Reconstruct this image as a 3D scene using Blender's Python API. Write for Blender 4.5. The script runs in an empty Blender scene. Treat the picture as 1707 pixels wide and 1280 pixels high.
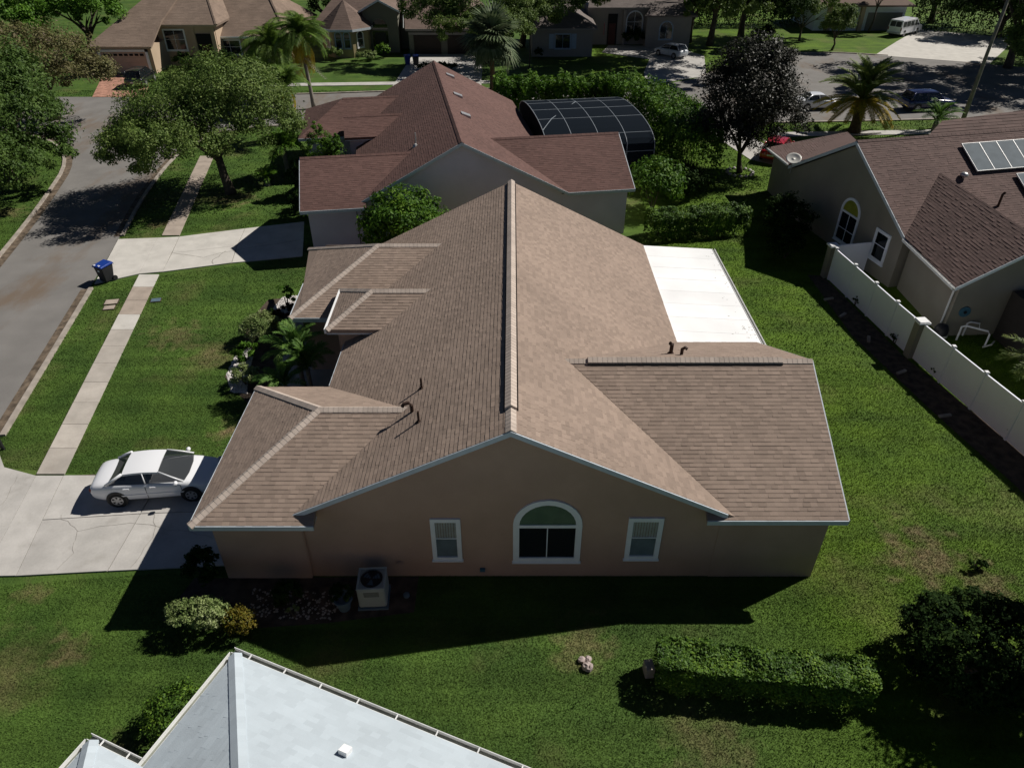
import bpy, math, random
import numpy as np
from mathutils import Vector, Matrix
from mathutils.geometry import tessellate_polygon

R = math.radians
SC = bpy.context.scene
COL = SC.collection
rnd = random.Random(7)

# ---------------------------------------------------------------- camera, sky, sun, exposure
cam_d = bpy.data.cameras.new('camera')
cam = bpy.data.objects.new('camera', cam_d)
COL.objects.link(cam)
cam.location = (0, 0, 18.5)
cam.rotation_euler = (R(90 - 35.5), 0, 0)
cam_d.sensor_width = 36
cam_d.lens = 1200 / 1707 * 36
cam_d.clip_start = .3
cam_d.clip_end = 2000
SC.camera = cam

SUN = Vector((.643, .328, .692)).normalized()
world = bpy.data.worlds.new('World')
SC.world = world
world.use_nodes = True
wn = world.node_tree.nodes
wl = world.node_tree.links
bg = wn['Background']
sky = wn.new('ShaderNodeTexSky')
sky.sky_type = 'NISHITA'
sky.sun_disc = False
sky.sun_elevation = math.asin(SUN.z)
sky.sun_rotation = math.atan2(SUN.x, SUN.y)
sky.air_density = .32
sky.dust_density = .05
sky.ozone_density = 1.2
wl.new(sky.outputs[0], bg.inputs[0])
bg.inputs[1].default_value = .05
sd = bpy.data.lights.new('sun', 'SUN')
sd.energy = 5.0
sd.angle = R(.5)
sd.color = (1, .955, .88)
so = bpy.data.objects.new('sun', sd)
COL.objects.link(so)
so.rotation_euler = SUN.to_track_quat('Z', 'Y').to_euler()
so.location = (30, 15, 40)
SC.view_settings.view_transform = 'Standard'
SC.view_settings.look = 'None'
SC.view_settings.exposure = 0
SC.view_settings.gamma = 1
SC.view_settings.use_curve_mapping = False

# ---------------------------------------------------------------- helpers
WORG = {}          # things modelled in world coordinates: their parts subtract the origin


def org(p):
    o = Vector((0, 0, 0))
    while p is not None:
        if p.name in WORG:
            o += WORG[p.name]
        p = p.parent
    return o


def props(o, label=None, cat=None, group=None, kind=None):
    if label: o['label'] = label
    if cat: o['category'] = cat
    if group: o['group'] = group
    if kind: o['kind'] = kind
    return o


def thing(name, label, cat, loc=(0, 0, 0), rz=0, group=None, world=False):
    o = bpy.data.objects.new(name, None)
    COL.objects.link(o)
    o.empty_display_size = .3
    o.location = loc
    o.rotation_euler = (0, 0, rz)
    if world:
        WORG[o.name] = Vector(loc)
    return props(o, label, cat, group)


def link(name, me, parent=None, mats=(), loc=None, rot=None):
    o = bpy.data.objects.new(name, me)
    COL.objects.link(o)
    o.parent = parent
    if loc is not None: o.location = loc
    if rot is not None: o.rotation_euler = rot
    return o


def clone(o, loc, rz=None, **kw):
    def cp(a, par):
        b = a.copy()
        COL.objects.link(b)
        b.parent = par
        for ch in a.children:
            cp(ch, b)
        return b
    c = cp(o, None)
    c.location = loc
    if rz is not None: c.rotation_euler = (0, 0, rz)
    return props(c, **kw)


class MB:
    def __init__(s):
        s.v = []; s.f = []

    def add(s, vs, fs):
        o = len(s.v)
        s.v += [tuple(v) for v in vs]
        s.f += [tuple(i + o for i in f) for f in fs]
        return s

    def poly(s, *pts):
        return s.add(pts, [tuple(range(len(pts)))])

    def box(s, x0, y0, z0, x1, y1, z1):
        v = [(x0, y0, z0), (x1, y0, z0), (x1, y1, z0), (x0, y1, z0), (x0, y0, z1), (x1, y0, z1), (x1, y1, z1), (x0, y1, z1)]
        return s.add(v, [(3, 2, 1, 0), (4, 5, 6, 7), (0, 1, 5, 4), (1, 2, 6, 5), (2, 3, 7, 6), (3, 0, 4, 7)])

    def fbox(s, o, X, Y, Z):
        o, X, Y, Z = map(Vector, (o, X, Y, Z))
        v = [o, o + X, o + X + Y, o + Y, o + Z, o + X + Z, o + X + Y + Z, o + Y + Z]
        return s.add(v, [(3, 2, 1, 0), (4, 5, 6, 7), (0, 1, 5, 4), (1, 2, 6, 5), (2, 3, 7, 6), (3, 0, 4, 7)])

    def prism(s, pts, vec):
        pts = [Vector(p) for p in pts]; vec = Vector(vec); n = len(pts)
        v = pts + [p + vec for p in pts]
        tri = tessellate_polygon([pts])
        f = [tuple(t) for t in tri] + [tuple(i + n for i in t) for t in tri]
        f += [(i, (i + 1) % n, (i + 1) % n + n, i + n) for i in range(n)]
        return s.add(v, f)

    def slab(s, pts, t):
        return s.prism(pts, (0, 0, -t))

    def tube(s, pts, r, n=6, cap=True):
        pts = [Vector(p) for p in pts]
        k = len(pts)
        rs = r if isinstance(r, (list, tuple)) else [r] * k
        vs = []
        for i, p in enumerate(pts):
            d = (pts[min(i + 1, k - 1)] - pts[max(i - 1, 0)]).normalized()
            a = d.orthogonal().normalized() if abs(d.z) > .95 else Vector((0, 0, 1)).cross(d).normalized()
            b = d.cross(a)
            for j in range(n):
                t = 2 * math.pi * j / n
                vs.append(p + (a * math.cos(t) + b * math.sin(t)) * rs[i])
        fs = []
        for i in range(k - 1):
            for j in range(n):
                j2 = (j + 1) % n
                fs.append((i * n + j, i * n + j2, (i + 1) * n + j2, (i + 1) * n + j))
        if cap:
            fs.append(tuple(range(n - 1, -1, -1)))
            fs.append(tuple(range((k - 1) * n, k * n)))
        return s.add(vs, fs)

    def lathe(s, prof, n=16, c=(0, 0, 0), axis='z', cap=True):
        vs = []
        for r, h in prof:
            for j in range(n):
                t = 2 * math.pi * j / n
                p = (r * math.cos(t), r * math.sin(t), h)
                if axis == 'y': p = (p[0], p[2], p[1])
                if axis == 'x': p = (p[2], p[0], p[1])
                vs.append((p[0] + c[0], p[1] + c[1], p[2] + c[2]))
        fs = []
        k = len(prof)
        for i in range(k - 1):
            for j in range(n):
                j2 = (j + 1) % n
                fs.append((i * n + j, i * n + j2, (i + 1) * n + j2, (i + 1) * n + j))
        if cap:
            fs.append(tuple(range(n - 1, -1, -1)))
            fs.append(tuple(range((k - 1) * n, k * n)))
        return s.add(vs, fs)

    def build(s, name, mat, parent=None, smooth=False, fix=True, bevel=0, **kw):
        o0 = org(parent)
        me = bpy.data.meshes.new(name)
        me.from_pydata([(a - o0.x, b - o0.y, c - o0.z) for a, b, c in s.v] if o0.length else s.v, [], s.f)
        if fix:
            import bmesh
            bm = bmesh.new(); bm.from_mesh(me)
            bmesh.ops.recalc_face_normals(bm, faces=bm.faces)
            bm.to_mesh(me); bm.free()
        if smooth:
            me.polygons.foreach_set('use_smooth', [True] * len(me.polygons))
        me.materials.append(mat)
        o = link(name, me, parent)
        if bevel:
            m = o.modifiers.new('bevel', 'BEVEL'); m.width = bevel; m.segments = 2
        return props(o, **kw)


def sheet(name, pts, z, mat, parent=None, thick=0, **kw):
    m = MB()
    p = [Vector((a[0], a[1], z)) for a in pts]
    if thick:
        m.prism(p, (0, 0, -thick))
    else:
        tri = tessellate_polygon([p])
        m.add(p, [tuple(t) for t in tri])
    o = m.build(name, mat, parent, **kw)
    if not thick:
        me = o.data
        if me.polygons and me.polygons[0].normal.z < 0:
            me.flip_normals()
    return o


# ---------------------------------------------------------------- materials
def nmat(name):
    m = bpy.data.materials.new(name)
    m.use_nodes = True
    nt = m.node_tree
    return m, nt, nt.nodes, nt.links, nt.nodes['Principled BSDF']


def c4(c):
    return (c[0], c[1], c[2], 1)


def mat(name, col, rough=.8, var=.12, scale=3, detail=4, bump=0, bscale=40, metal=0, spec=.3, col2=None, island=0, fine=0, fscale=60, coat=0):
    m, nt, N, L, b = nmat(name)
    pos = N.new('ShaderNodeNewGeometry')
    noise = N.new('ShaderNodeTexNoise'); noise.inputs['Scale'].default_value = scale; noise.inputs['Detail'].default_value = detail
    L.new(pos.outputs['Position'], noise.inputs['Vector'])
    ramp = N.new('ShaderNodeValToRGB')
    a = col2 or tuple(x * (1 - var) for x in col)
    c = col if col2 else tuple(min(1, x * (1 + var)) for x in col)
    ramp.color_ramp.elements[0].position = .35; ramp.color_ramp.elements[0].color = c4(a)
    ramp.color_ramp.elements[1].position = .65; ramp.color_ramp.elements[1].color = c4(c)
    L.new(noise.outputs['Fac'], ramp.inputs['Fac'])
    out = ramp.outputs['Color']

    def mul(fac_socket, lo, hi):
        nonlocal out
        mr = N.new('ShaderNodeMapRange'); mr.inputs['To Min'].default_value = lo; mr.inputs['To Max'].default_value = hi
        L.new(fac_socket, mr.inputs['Value'])
        mx = N.new('ShaderNodeVectorMath'); mx.operation = 'SCALE'
        L.new(out, mx.inputs[0]); L.new(mr.outputs[0], mx.inputs['Scale'])
        out = mx.outputs[0]
    if island:
        oi = N.new('ShaderNodeObjectInfo')
        ad = N.new('ShaderNodeMath'); ad.operation = 'ADD'
        L.new(pos.outputs['Random Per Island'], ad.inputs[0]); L.new(oi.outputs['Random'], ad.inputs[1])
        fr = N.new('ShaderNodeMath'); fr.operation = 'FRACT'
        L.new(ad.outputs[0], fr.inputs[0])
        mul(fr.outputs[0], 1 - island, 1 + island)
    if fine:
        n2 = N.new('ShaderNodeTexNoise'); n2.inputs['Scale'].default_value = fscale; n2.inputs['Detail'].default_value = 3
        L.new(pos.outputs['Position'], n2.inputs['Vector'])
        mul(n2.outputs['Fac'], 1 - fine, 1 + fine)
    L.new(out, b.inputs['Base Color'])
    b.inputs['Roughness'].default_value = rough
    b.inputs['Metallic'].default_value = metal
    b.inputs['Specular IOR Level'].default_value = spec
    if coat:
        b.inputs['Coat Weight'].default_value = coat
        b.inputs['Coat Roughness'].default_value = .05
    if bump:
        n3 = N.new('ShaderNodeTexNoise'); n3.inputs['Scale'].default_value = bscale; n3.inputs['Detail'].default_value = 4
        L.new(pos.outputs['Position'], n3.inputs['Vector'])
        bp = N.new('ShaderNodeBump'); bp.inputs['Strength'].default_value = bump; bp.inputs['Distance'].default_value = .02
        L.new(n3.outputs['Fac'], bp.inputs['Height'])
        L.new(bp.outputs[0], b.inputs['Normal'])
    return m


def leafmat(name, cols, trans=.25, rough=.6, spec=.2):
    m, nt, N, L, b = nmat(name)
    g = N.new('ShaderNodeNewGeometry')
    oi = N.new('ShaderNodeObjectInfo')
    ad = N.new('ShaderNodeMath'); ad.operation = 'ADD'
    L.new(g.outputs['Random Per Island'], ad.inputs[0]); L.new(oi.outputs['Random'], ad.inputs[1])
    fr = N.new('ShaderNodeMath'); fr.operation = 'FRACT'
    L.new(ad.outputs[0], fr.inputs[0])
    nz = N.new('ShaderNodeTexNoise'); nz.inputs['Scale'].default_value = .9; nz.inputs['Detail'].default_value = 2
    L.new(g.outputs['Position'], nz.inputs['Vector'])
    mx = N.new('ShaderNodeMath'); mx.operation = 'MULTIPLY_ADD'; mx.inputs[1].default_value = 1.3; mx.inputs[2].default_value = -.42
    L.new(nz.outputs['Fac'], mx.inputs[0])
    av = N.new('ShaderNodeMath'); av.operation = 'MULTIPLY_ADD'; av.inputs[1].default_value = .55
    L.new(fr.outputs[0], av.inputs[0]); L.new(mx.outputs[0], av.inputs[2])
    ramp = N.new('ShaderNodeValToRGB')
    e = ramp.color_ramp.elements
    e[0].position = 0.05; e[0].color = c4(cols[0])
    e[1].position = .95; e[1].color = c4(cols[-1])
    for i, c in enumerate(cols[1:-1]):
        k = e.new(.05 + .9 * (i + 1) / (len(cols) - 1)); k.color = c4(c)
    L.new(av.outputs[0], ramp.inputs['Fac'])
    L.new(ramp.outputs[0], b.inputs['Base Color'])
    b.inputs['Roughness'].default_value = rough
    b.inputs['Specular IOR Level'].default_value = spec
    if trans:
        t = N.new('ShaderNodeBsdfTranslucent')
        L.new(ramp.outputs[0], t.inputs['Color'])
        ms = N.new('ShaderNodeMixShader'); ms.inputs[0].default_value = trans
        L.new(b.outputs[0], ms.inputs[1]); L.new(t.outputs[0], ms.inputs[2])
        L.new(ms.outputs[0], N['Material Output'].inputs['Surface'])
    return m


def glassmat(name, tint, clear=.35, rough=.03):
    m, nt, N, L, b = nmat(name)
    b.inputs['Base Color'].default_value = c4(tint)
    b.inputs['Roughness'].default_value = rough
    b.inputs['Specular IOR Level'].default_value = .6
    t = N.new('ShaderNodeBsdfTransparent')
    ms = N.new('ShaderNodeMixShader'); ms.inputs[0].default_value = clear
    L.new(b.outputs[0], ms.inputs[1]); L.new(t.outputs[0], ms.inputs[2])
    L.new(ms.outputs[0], N['Material Output'].inputs['Surface'])
    return m


def grassmat():
    m, nt, N, L, b = nmat('lawn grass')
    g = N.new('ShaderNodeNewGeometry')

    def noise(s, d=4):
        n = N.new('ShaderNodeTexNoise'); n.inputs['Scale'].default_value = s; n.inputs['Detail'].default_value = d
        L.new(g.outputs['Position'], n.inputs['Vector'])
        return n.outputs['Fac']

    def ramp(s, p0, p1, ca, cb):
        r = N.new('ShaderNodeValToRGB')
        r.color_ramp.elements[0].position = p0; r.color_ramp.elements[0].color = c4(ca)
        r.color_ramp.elements[1].position = p1; r.color_ramp.elements[1].color = c4(cb)
        L.new(s, r.inputs['Fac'])
        return r.outputs['Color']

    def mix(f, a, c):
        x = N.new('ShaderNodeMix'); x.data_type = 'RGBA'
        L.new(f, x.inputs['Factor']); L.new(a, x.inputs[6]); L.new(c, x.inputs[7])
        return x.outputs[2]
    base = ramp(noise(.45), .35, .68, (.047, .092, .017), (.084, .146, .026))
    # the back lawn (east of the house) is a fresher, yellower turf
    sx = N.new('ShaderNodeSeparateXYZ'); L.new(g.outputs['Position'], sx.inputs[0])
    mr = N.new('ShaderNodeMapRange'); mr.inputs['From Min'].default_value = 6; mr.inputs['From Max'].default_value = 10
    L.new(sx.outputs['X'], mr.inputs['Value'])
    warm = ramp(noise(.5), .35, .68, (.056, .110, .007), (.096, .168, .011))
    base = mix(mr.outputs[0], base, warm)
    dry = ramp(noise(2.5), .3, .7, (.11, .13, .036), (.165, .135, .065))
    dm = ramp(noise(.30, 7), .55, .74, (0, 0, 0), (.62, .62, .62))
    base = mix(dm, base, dry)
    # worn spots where the turf is thin: irregular patches round known places
    worn = ramp(noise(3.5, 5), .3, .7, (.13, .125, .05), (.22, .165, .09))
    edge = noise(1.6, 6)
    for cx, cy, r, amt in ((13.7, 16.1, 1.9, .9), (15.3, 14.9, 1.1, .8), (2.1, 12.75, 1.3, .6), (-16.4, 30.0, 1.9, .55), (-14.0, 28.2, 1.5, .5), (-11.5, 22.6, .9, .9), (-19.3, 48.0, 2.0, .75), (-12.9, 12.6, .8, .7), (-10.2, 9.3, .9, .6), (-15.2, 14.6, .7, .6), (5.2, 9.6, 1.5, .5), (-22.6, 43.6, 1.4, .7), (-14.5, 11.8, 1.8, .35), (-33.5, 45.5, 1.6, .6)):
        vd = N.new('ShaderNodeVectorMath'); vd.operation = 'DISTANCE'; vd.inputs[1].default_value = (cx, cy, 0)
        L.new(g.outputs['Position'], vd.inputs[0])
        ad = N.new('ShaderNodeMath'); ad.operation = 'MULTIPLY_ADD'; ad.inputs[1].default_value = -1.0 / r; ad.inputs[2].default_value = 1.0 - .9
        L.new(vd.outputs['Value'], ad.inputs[0])
        a2 = N.new('ShaderNodeMath'); a2.operation = 'MULTIPLY_ADD'; a2.inputs[1].default_value = 2.6
        L.new(edge, a2.inputs[0]); L.new(ad.outputs[0], a2.inputs[2])
        m2 = N.new('ShaderNodeMapRange'); m2.inputs['From Min'].default_value = .55; m2.inputs['From Max'].default_value = 1.25; m2.inputs['To Max'].default_value = amt
        L.new(a2.outputs[0], m2.inputs['Value'])
        base = mix(m2.outputs[0], base, worn)
    # mower passes: long faint streaks
    mp = N.new('ShaderNodeMapping'); mp.inputs['Rotation'].default_value = (0, 0, .35); mp.inputs['Scale'].default_value = (.10, 1.5, 1)
    L.new(g.outputs['Position'], mp.inputs['Vector'])
    ns = N.new('ShaderNodeTexNoise'); ns.inputs['Scale'].default_value = 1.0; ns.inputs['Detail'].default_value = 2
    L.new(mp.outputs[0], ns.inputs['Vector'])
    mm = N.new('ShaderNodeMapRange'); mm.inputs['From Min'].default_value = .35; mm.inputs['From Max'].default_value = .65; mm.inputs['To Min'].default_value = .86; mm.inputs['To Max'].default_value = 1.16
    L.new(ns.outputs['Fac'], mm.inputs['Value'])
    s0 = N.new('ShaderNodeVectorMath'); s0.operation = 'SCALE'
    L.new(base, s0.inputs[0]); L.new(mm.outputs[0], s0.inputs['Scale'])
    base = s0.outputs[0]
    # single blades and clumps
    isl = N.new('ShaderNodeMapRange'); isl.inputs['To Min'].default_value = .80; isl.inputs['To Max'].default_value = 1.30
    L.new(g.outputs['Random Per Island'], isl.inputs['Value'])
    sc = N.new('ShaderNodeVectorMath'); sc.operation = 'SCALE'
    L.new(base, sc.inputs[0]); L.new(isl.outputs[0], sc.inputs['Scale'])
    f2 = N.new('ShaderNodeMapRange'); f2.inputs['To Min'].default_value = .70; f2.inputs['To Max'].default_value = 1.32
    L.new(noise(9, 6), f2.inputs['Value'])
    s2 = N.new('ShaderNodeVectorMath'); s2.operation = 'SCALE'
    L.new(sc.outputs[0], s2.inputs[0]); L.new(f2.outputs[0], s2.inputs['Scale'])
    L.new(s2.outputs[0], b.inputs['Base Color'])
    b.inputs['Roughness'].default_value = .75
    b.inputs['Specular IOR Level'].default_value = .15
    bp = N.new('ShaderNodeBump'); bp.inputs['Strength'].default_value = .7; bp.inputs['Distance'].default_value = .06
    L.new(noise(14, 5), bp.inputs['Height']); L.new(bp.outputs[0], b.inputs['Normal'])
    return m


M = {}
M['grass'] = grassmat()
M['asphalt'] = mat('asphalt', (.19, .18, .17), .9, .10, .5, 6, .3, 60, fine=.18, fscale=35)
def blotch(m, col, scale, p0, p1, amt, stretch=1.0):
    """Mix a stain colour into a material's base colour by a large noise."""
    nt = m.node_tree; N = nt.nodes; L = nt.links; b = N['Principled BSDF']
    src = b.inputs['Base Color'].links[0].from_socket
    g = N.new('ShaderNodeNewGeometry'); mp = N.new('ShaderNodeMapping'); mp.inputs['Scale'].default_value = (1, stretch, 1)
    nz = N.new('ShaderNodeTexNoise'); nz.inputs['Scale'].default_value = scale; nz.inputs['Detail'].default_value = 7; nz.inputs['Roughness'].default_value = .65
    r = N.new('ShaderNodeMapRange'); r.inputs['From Min'].default_value = p0; r.inputs['From Max'].default_value = p1; r.inputs['To Max'].default_value = amt
    x = N.new('ShaderNodeMix'); x.data_type = 'RGBA'
    L.new(g.outputs['Position'], mp.inputs['Vector']); L.new(mp.outputs[0], nz.inputs['Vector']); L.new(nz.outputs['Fac'], r.inputs['Value']); L.new(r.outputs[0], x.inputs['Factor'])
    L.new(src, x.inputs[6]); x.inputs[7].default_value = c4(col); L.new(x.outputs[2], b.inputs['Base Color'])
blotch(M['asphalt'], (.15, .105, .07), .32, .52, .68, .75, .4)
M['asphalt_far'] = mat('asphalt court', (.17, .165, .16), .9, .12, .4, 6, fine=.15, fscale=20)
M['litter'] = mat('leaf litter gutter', (.125, .095, .068), .9, .45, 3, 7, .4, 40, fine=.3, fscale=25)
M['concrete'] = mat('concrete', (.46, .44, .415), .85, .10, 1.1, 7, .15, 50, island=.06, fine=.10, fscale=14)
M['concrete_pale'] = mat('new concrete', (.54, .515, .475), .85, .08, 1.1, 6, .15, 50, fine=.08, fscale=14)
M['concrete_brown'] = mat('stained concrete', (.37, .31, .26), .85, .12, 1.5, 6, .15, 50, fine=.1, fscale=14)
M['walk'] = mat('sidewalk concrete', (.44, .40, .355), .85, .10, 1.2, 7, .15, 50, island=.10, fine=.10, fscale=14)
M['crack'] = mat('crack dirt', (.22, .20, .175), .95, .3, 5)
M['kerb'] = mat('kerb concrete', (.33, .29, .25), .9, .2, 2, 6, fine=.15)
M['brick'] = mat('pink paver', (.40, .215, .155), .9, .15, 2.5, 5, island=.22, fine=.15, fscale=8)
M['soil'] = mat('bed soil', (.075, .055, .04), .95, .4, 3, 6, .6, 20)
M['gravel'] = mat('white gravel', (.55, .52, .50), .9, .15, 8, 6, island=.28)
M['stucco'] = mat('tan stucco', (.46, .315, .24), .9, .05, .8, 5, .35, 55, fine=.06, fscale=30)
M['stucco_pink'] = mat('mauve stucco', (.64, .57, .66), .9, .05, .8, 5, .3, 55)
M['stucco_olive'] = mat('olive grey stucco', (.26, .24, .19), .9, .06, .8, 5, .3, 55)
M['stucco_beige'] = mat('beige stucco', (.46, .35, .25), .9, .06, .6, 4, .2, 40)
M['stucco_grey'] = mat('grey stucco', (.26, .24, .225), .9, .06, .6, 4, .2, 40)
M['stucco_green'] = mat('sage stucco', (.17, .165, .13), .9, .06, .6, 4, .2, 40)
M['stucco_yellow'] = mat('ochre stucco', (.36, .29, .16), .9, .06, .6, 4, .2, 40)
M['roof_brown'] = mat('brown shingle', (.285, .216, .174), .92, .07, .35, 5, .25, 90, island=.13, fine=.16, fscale=70)
M['cap_brown'] = mat('tan ridge cap', (.47, .395, .34), .92, .06, 2, 5, .2, 90, island=.09, fine=.12, fscale=60)
M['roof_red'] = mat('red shingle', (.125, .070, .060), .92, .08, .35, 5, .25, 60, island=.13, fine=.15, fscale=40)
M['roof_plum'] = mat('plum brown shingle', (.125, .083, .074), .92, .08, .4, 5, .25, 60, island=.13, fine=.15, fscale=40)
M['roof_pale'] = mat('pale grey shingle', (.47, .53, .575), .9, .05, .7, 5, .2, 80, island=.05, spec=.1, fine=.08, fscale=60)
M['roof_tan'] = mat('tan roof', (.21, .155, .12), .92, .10, .6, 6, .2, 20, island=.07, fine=.2, fscale=6)
M['roof_umber'] = mat('umber roof', (.16, .115, .095), .92, .10, .6, 6, .2, 20, island=.07, fine=.2, fscale=6)
M['roof_slate'] = mat('slate roof', (.16, .135, .125), .92, .10, .6, 6, .2, 20, island=.07, fine=.2, fscale=6)
M['fascia'] = mat('white fascia paint', (.52, .57, .62), .6, .05, 3, 4)
M['trim'] = mat('white window trim', (.80, .84, .87), .6, .03, 3)
M['white'] = mat('white paint', (.82, .82, .82), .5, .03, 2)
M['vinyl'] = mat('white vinyl', (.84, .86, .92), .4, .03, .8)
M['patio'] = mat('white aluminium panel', (.90, .90, .90), .5, .06, .5, 5, island=.03)
M['dirtspot'] = mat('patio stain', (.40, .39, .36), .8, .2, 3)
M['dark'] = mat('dark recess', (.012, .012, .013), .8, .1, 3)  # near-black; shade of unlit interiors and recesses put into the colour
M['black'] = mat('black plastic', (.02, .02, .022), .45, .1, 3)
M['bronze'] = mat('bronze aluminium', (.045, .04, .036), .5, .1, 3)
M['rust'] = mat('rusty brown metal', (.05, .028, .02), .7, .2, 8)
M['metal'] = mat('galvanised metal', (.45, .45, .45), .4, .1, 4, metal=.6)
M['gutter'] = mat('white gutter', (.80, .80, .79), .5, .05, 2)
M['gutter_in'] = mat('gutter inside', (.20, .21, .18), .8, .2, 3)
M['glass'] = glassmat('window glass', (.02, .028, .034), .80)
M['glass_dark'] = glassmat('dark window glass', (.008, .012, .012), .10)
M['glass_far'] = glassmat('far window glass', (.02, .028, .033), .05, .08)
M['carglass'] = glassmat('car glass', (.012, .016, .018), .22)
M['blind'] = mat('cream blind', (.80, .84, .78), .8, .08, 6)
M['blind_green'] = mat('green shade', (.20, .33, .22), .8, .1, 3)
M['backing'] = mat('grey blue curtain', (.32, .42, .46), .8, .08, 3)  # tone of blinds and reflections in the lower panes put into the colour
M['lime'] = mat('lime arch shade', (.62, .66, .07), .8, .08, 3)
M['shutter'] = mat('pale blue shutter', (.30, .38, .48), .7, .05, 3)
M['door_brown'] = mat('dark red door', (.07, .02, .016), .5, .1, 3)
M['garage_tan'] = mat('tan garage door', (.52, .38, .29), .7, .05, 2)
M['garage_brown'] = mat('brown garage door', (.035, .025, .02), .7, .1, 2)
M['screen_frame'] = mat('grey screen frame', (.22, .25, .28), .5, .05, 3)
M['solar'] = mat('solar panel glass', (.12, .145, .165), .7, .10, 2, 3, spec=.1)
M['solar_frame'] = mat('solar frame', (.5, .5, .5), .4, .05, 2)
M['steel'] = mat('dish grey', (.55, .54, .50), .4, .05, 3)
M['car_white'] = mat('white car paint', (.80, .81, .84), .25, .01, 1, spec=.5, coat=.6)
M['car_silver'] = mat('silver car paint', (.50, .53, .58), .3, .01, 1, spec=.5, coat=.5)
M['car_navy'] = mat('navy car paint', (.012, .016, .075), .25, .02, 1, spec=.5, coat=.8)
M['car_red'] = mat('red car paint', (.38, .015, .02), .25, .02, 1, spec=.5, coat=.6)
M['car_black'] = mat('black car paint', (.010, .011, .013), .2, .02, 1, spec=.5, coat=.6)
M['tyre'] = mat('tyre rubber', (.02, .02, .02), .85, .1, 5)
M['rim'] = mat('alloy rim', (.45, .45, .46), .35, .05, 5, metal=.5)
M['lamp_red'] = mat('tail lamp', (.13, .015, .015), .4, .05, 3)
M['lamp_clear'] = mat('head lamp', (.6, .6, .62), .15, .05, 3)
M['seat'] = mat('car interior', (.12, .11, .10), .8, .1, 4)
M['bin_blue'] = mat('blue bin lid', (.012, .045, .26), .4, .05, 4)
M['bin_grey'] = mat('charcoal bin body', (.022, .022, .026), .5, .1, 4)
M['ac'] = mat('beige grey enclosure', (.36, .40, .38), .6, .04, 3)
M['pot'] = mat('grey blue pot', (.10, .15, .19), .6, .1, 4)
M['rock'] = mat('pale rock', (.40, .33, .31), .9, .2, 6, 5, .6, 12)
M['bark'] = mat('oak bark', (.085, .068, .052), .95, .3, 4, 6, .8, 14)
M['bark_pale'] = mat('pale palm bark', (.21, .185, .155), .95, .2, 3, 6, .6, 10)
M['boot'] = mat('palm boots', (.12, .085, .045), .95, .3, 5, 6, .8, 10)
blotch(M['concrete'], (.27, .25, .225), .9, .55, .8, .7)
blotch(M['concrete_pale'], (.33, .31, .28), .8, .55, .8, .6)
blotch(M['walk'], (.30, .26, .22), 1.1, .52, .78, .5)
blotch(M['roof_brown'], (.21, .16, .13), .7, .5, .85, .22, .3)
blotch(M['patio'], (.70, .69, .66), 1.2, .58, .8, .2, 3)
blotch(M['roof_tan'], (.14, .10, .075), .4, .5, .75, .5)
blotch(M['stucco'], (.36, .24, .18), .5, .45, .8, .5, .4)
blotch(M['roof_pale'], (.42, .46, .48), .5, .5, .85, .4)
M['lf_oak'] = leafmat('oak leaf', [(.048, .084, .016), (.088, .145, .028), (.140, .205, .044), (.205, .262, .08)])
M['lf_bright'] = leafmat('bright leaf', [(.034, .085, .009), (.070, .163, .016), (.109, .232, .022), (.155, .287, .034)])
M['lf_mid'] = leafmat('mid green leaf', [(.030, .062, .012), (.052, .100, .018), (.08, .14, .026), (.115, .18, .04)])
M['lf_dry'] = leafmat('olive dry leaf', [(.085, .090, .034), (.132, .132, .046), (.186, .171, .070), (.202, .155, .109)])
M['lf_hedge'] = leafmat('hedge leaf', [(.022, .062, .006), (.050, .124, .009), (.093, .194, .016), (.155, .256, .022)])
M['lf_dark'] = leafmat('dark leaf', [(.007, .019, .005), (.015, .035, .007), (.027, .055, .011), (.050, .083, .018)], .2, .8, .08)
M['lf_plum'] = leafmat('dark glossy plum leaf', [(.008, .011, .006), (.016, .019, .010), (.034, .034, .020), (.075, .070, .055)], .1, .5, .22)
M['lf_box'] = leafmat('clipped hedge leaf', [(.015, .038, .005), (.040, .092, .010), (.08, .155, .016), (.17, .27, .026)], .08)
M['lf_varieg'] = leafmat('variegated leaf', [(.062, .112, .025), (.150, .213, .062), (.275, .338, .125), (.425, .475, .250)])
M['lf_gold'] = leafmat('golden croton leaf', [(.035, .045, .008), (.09, .085, .010), (.17, .125, .012), (.11, .15, .022)])
M['lf_red'] = leafmat('red cordyline leaf', [(.062, .019, .019), (.124, .031, .031), (.093, .078, .031), (.155, .078, .046)])
M['lf_queen'] = leafmat('queen palm frond', [(.05, .10, .014), (.08, .145, .02), (.12, .20, .03), (.19, .26, .05)], .3)
M['lf_palm'] = leafmat('palm frond', [(.046, .109, .022), (.078, .163, .028), (.116, .217, .039), (.171, .264, .062)], .25)
M['lf_date'] = leafmat('date palm frond', [(.06, .10, .02), (.09, .14, .028), (.14, .19, .04), (.21, .24, .06)], .2)
M['lf_gold_frond'] = leafmat('golden frond', [(.26, .19, .02), (.40, .28, .022), (.50, .36, .03), (.30, .28, .05)], .25)
M['lf_dead'] = leafmat('grey dead frond', [(.171, .155, .132), (.232, .209, .178), (.295, .264, .232), (.217, .186, .155)], .1)
M['lf_grey'] = leafmat('sabal frond', [(.054, .085, .034), (.085, .124, .054), (.132, .171, .085), (.202, .232, .132)], .15)
M['screen'] = glassmat('dark screen mesh', (.007, .011, .017), .04, .95)
M['screen'].node_tree.nodes['Principled BSDF'].inputs['Specular IOR Level'].default_value = .05
M['flag'] = mat('flag cloth', (.40, .12, .13), .8, .1, 8)
M['logo'] = mat('white print', (.75, .76, .8), .6, .02, 3)
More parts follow.
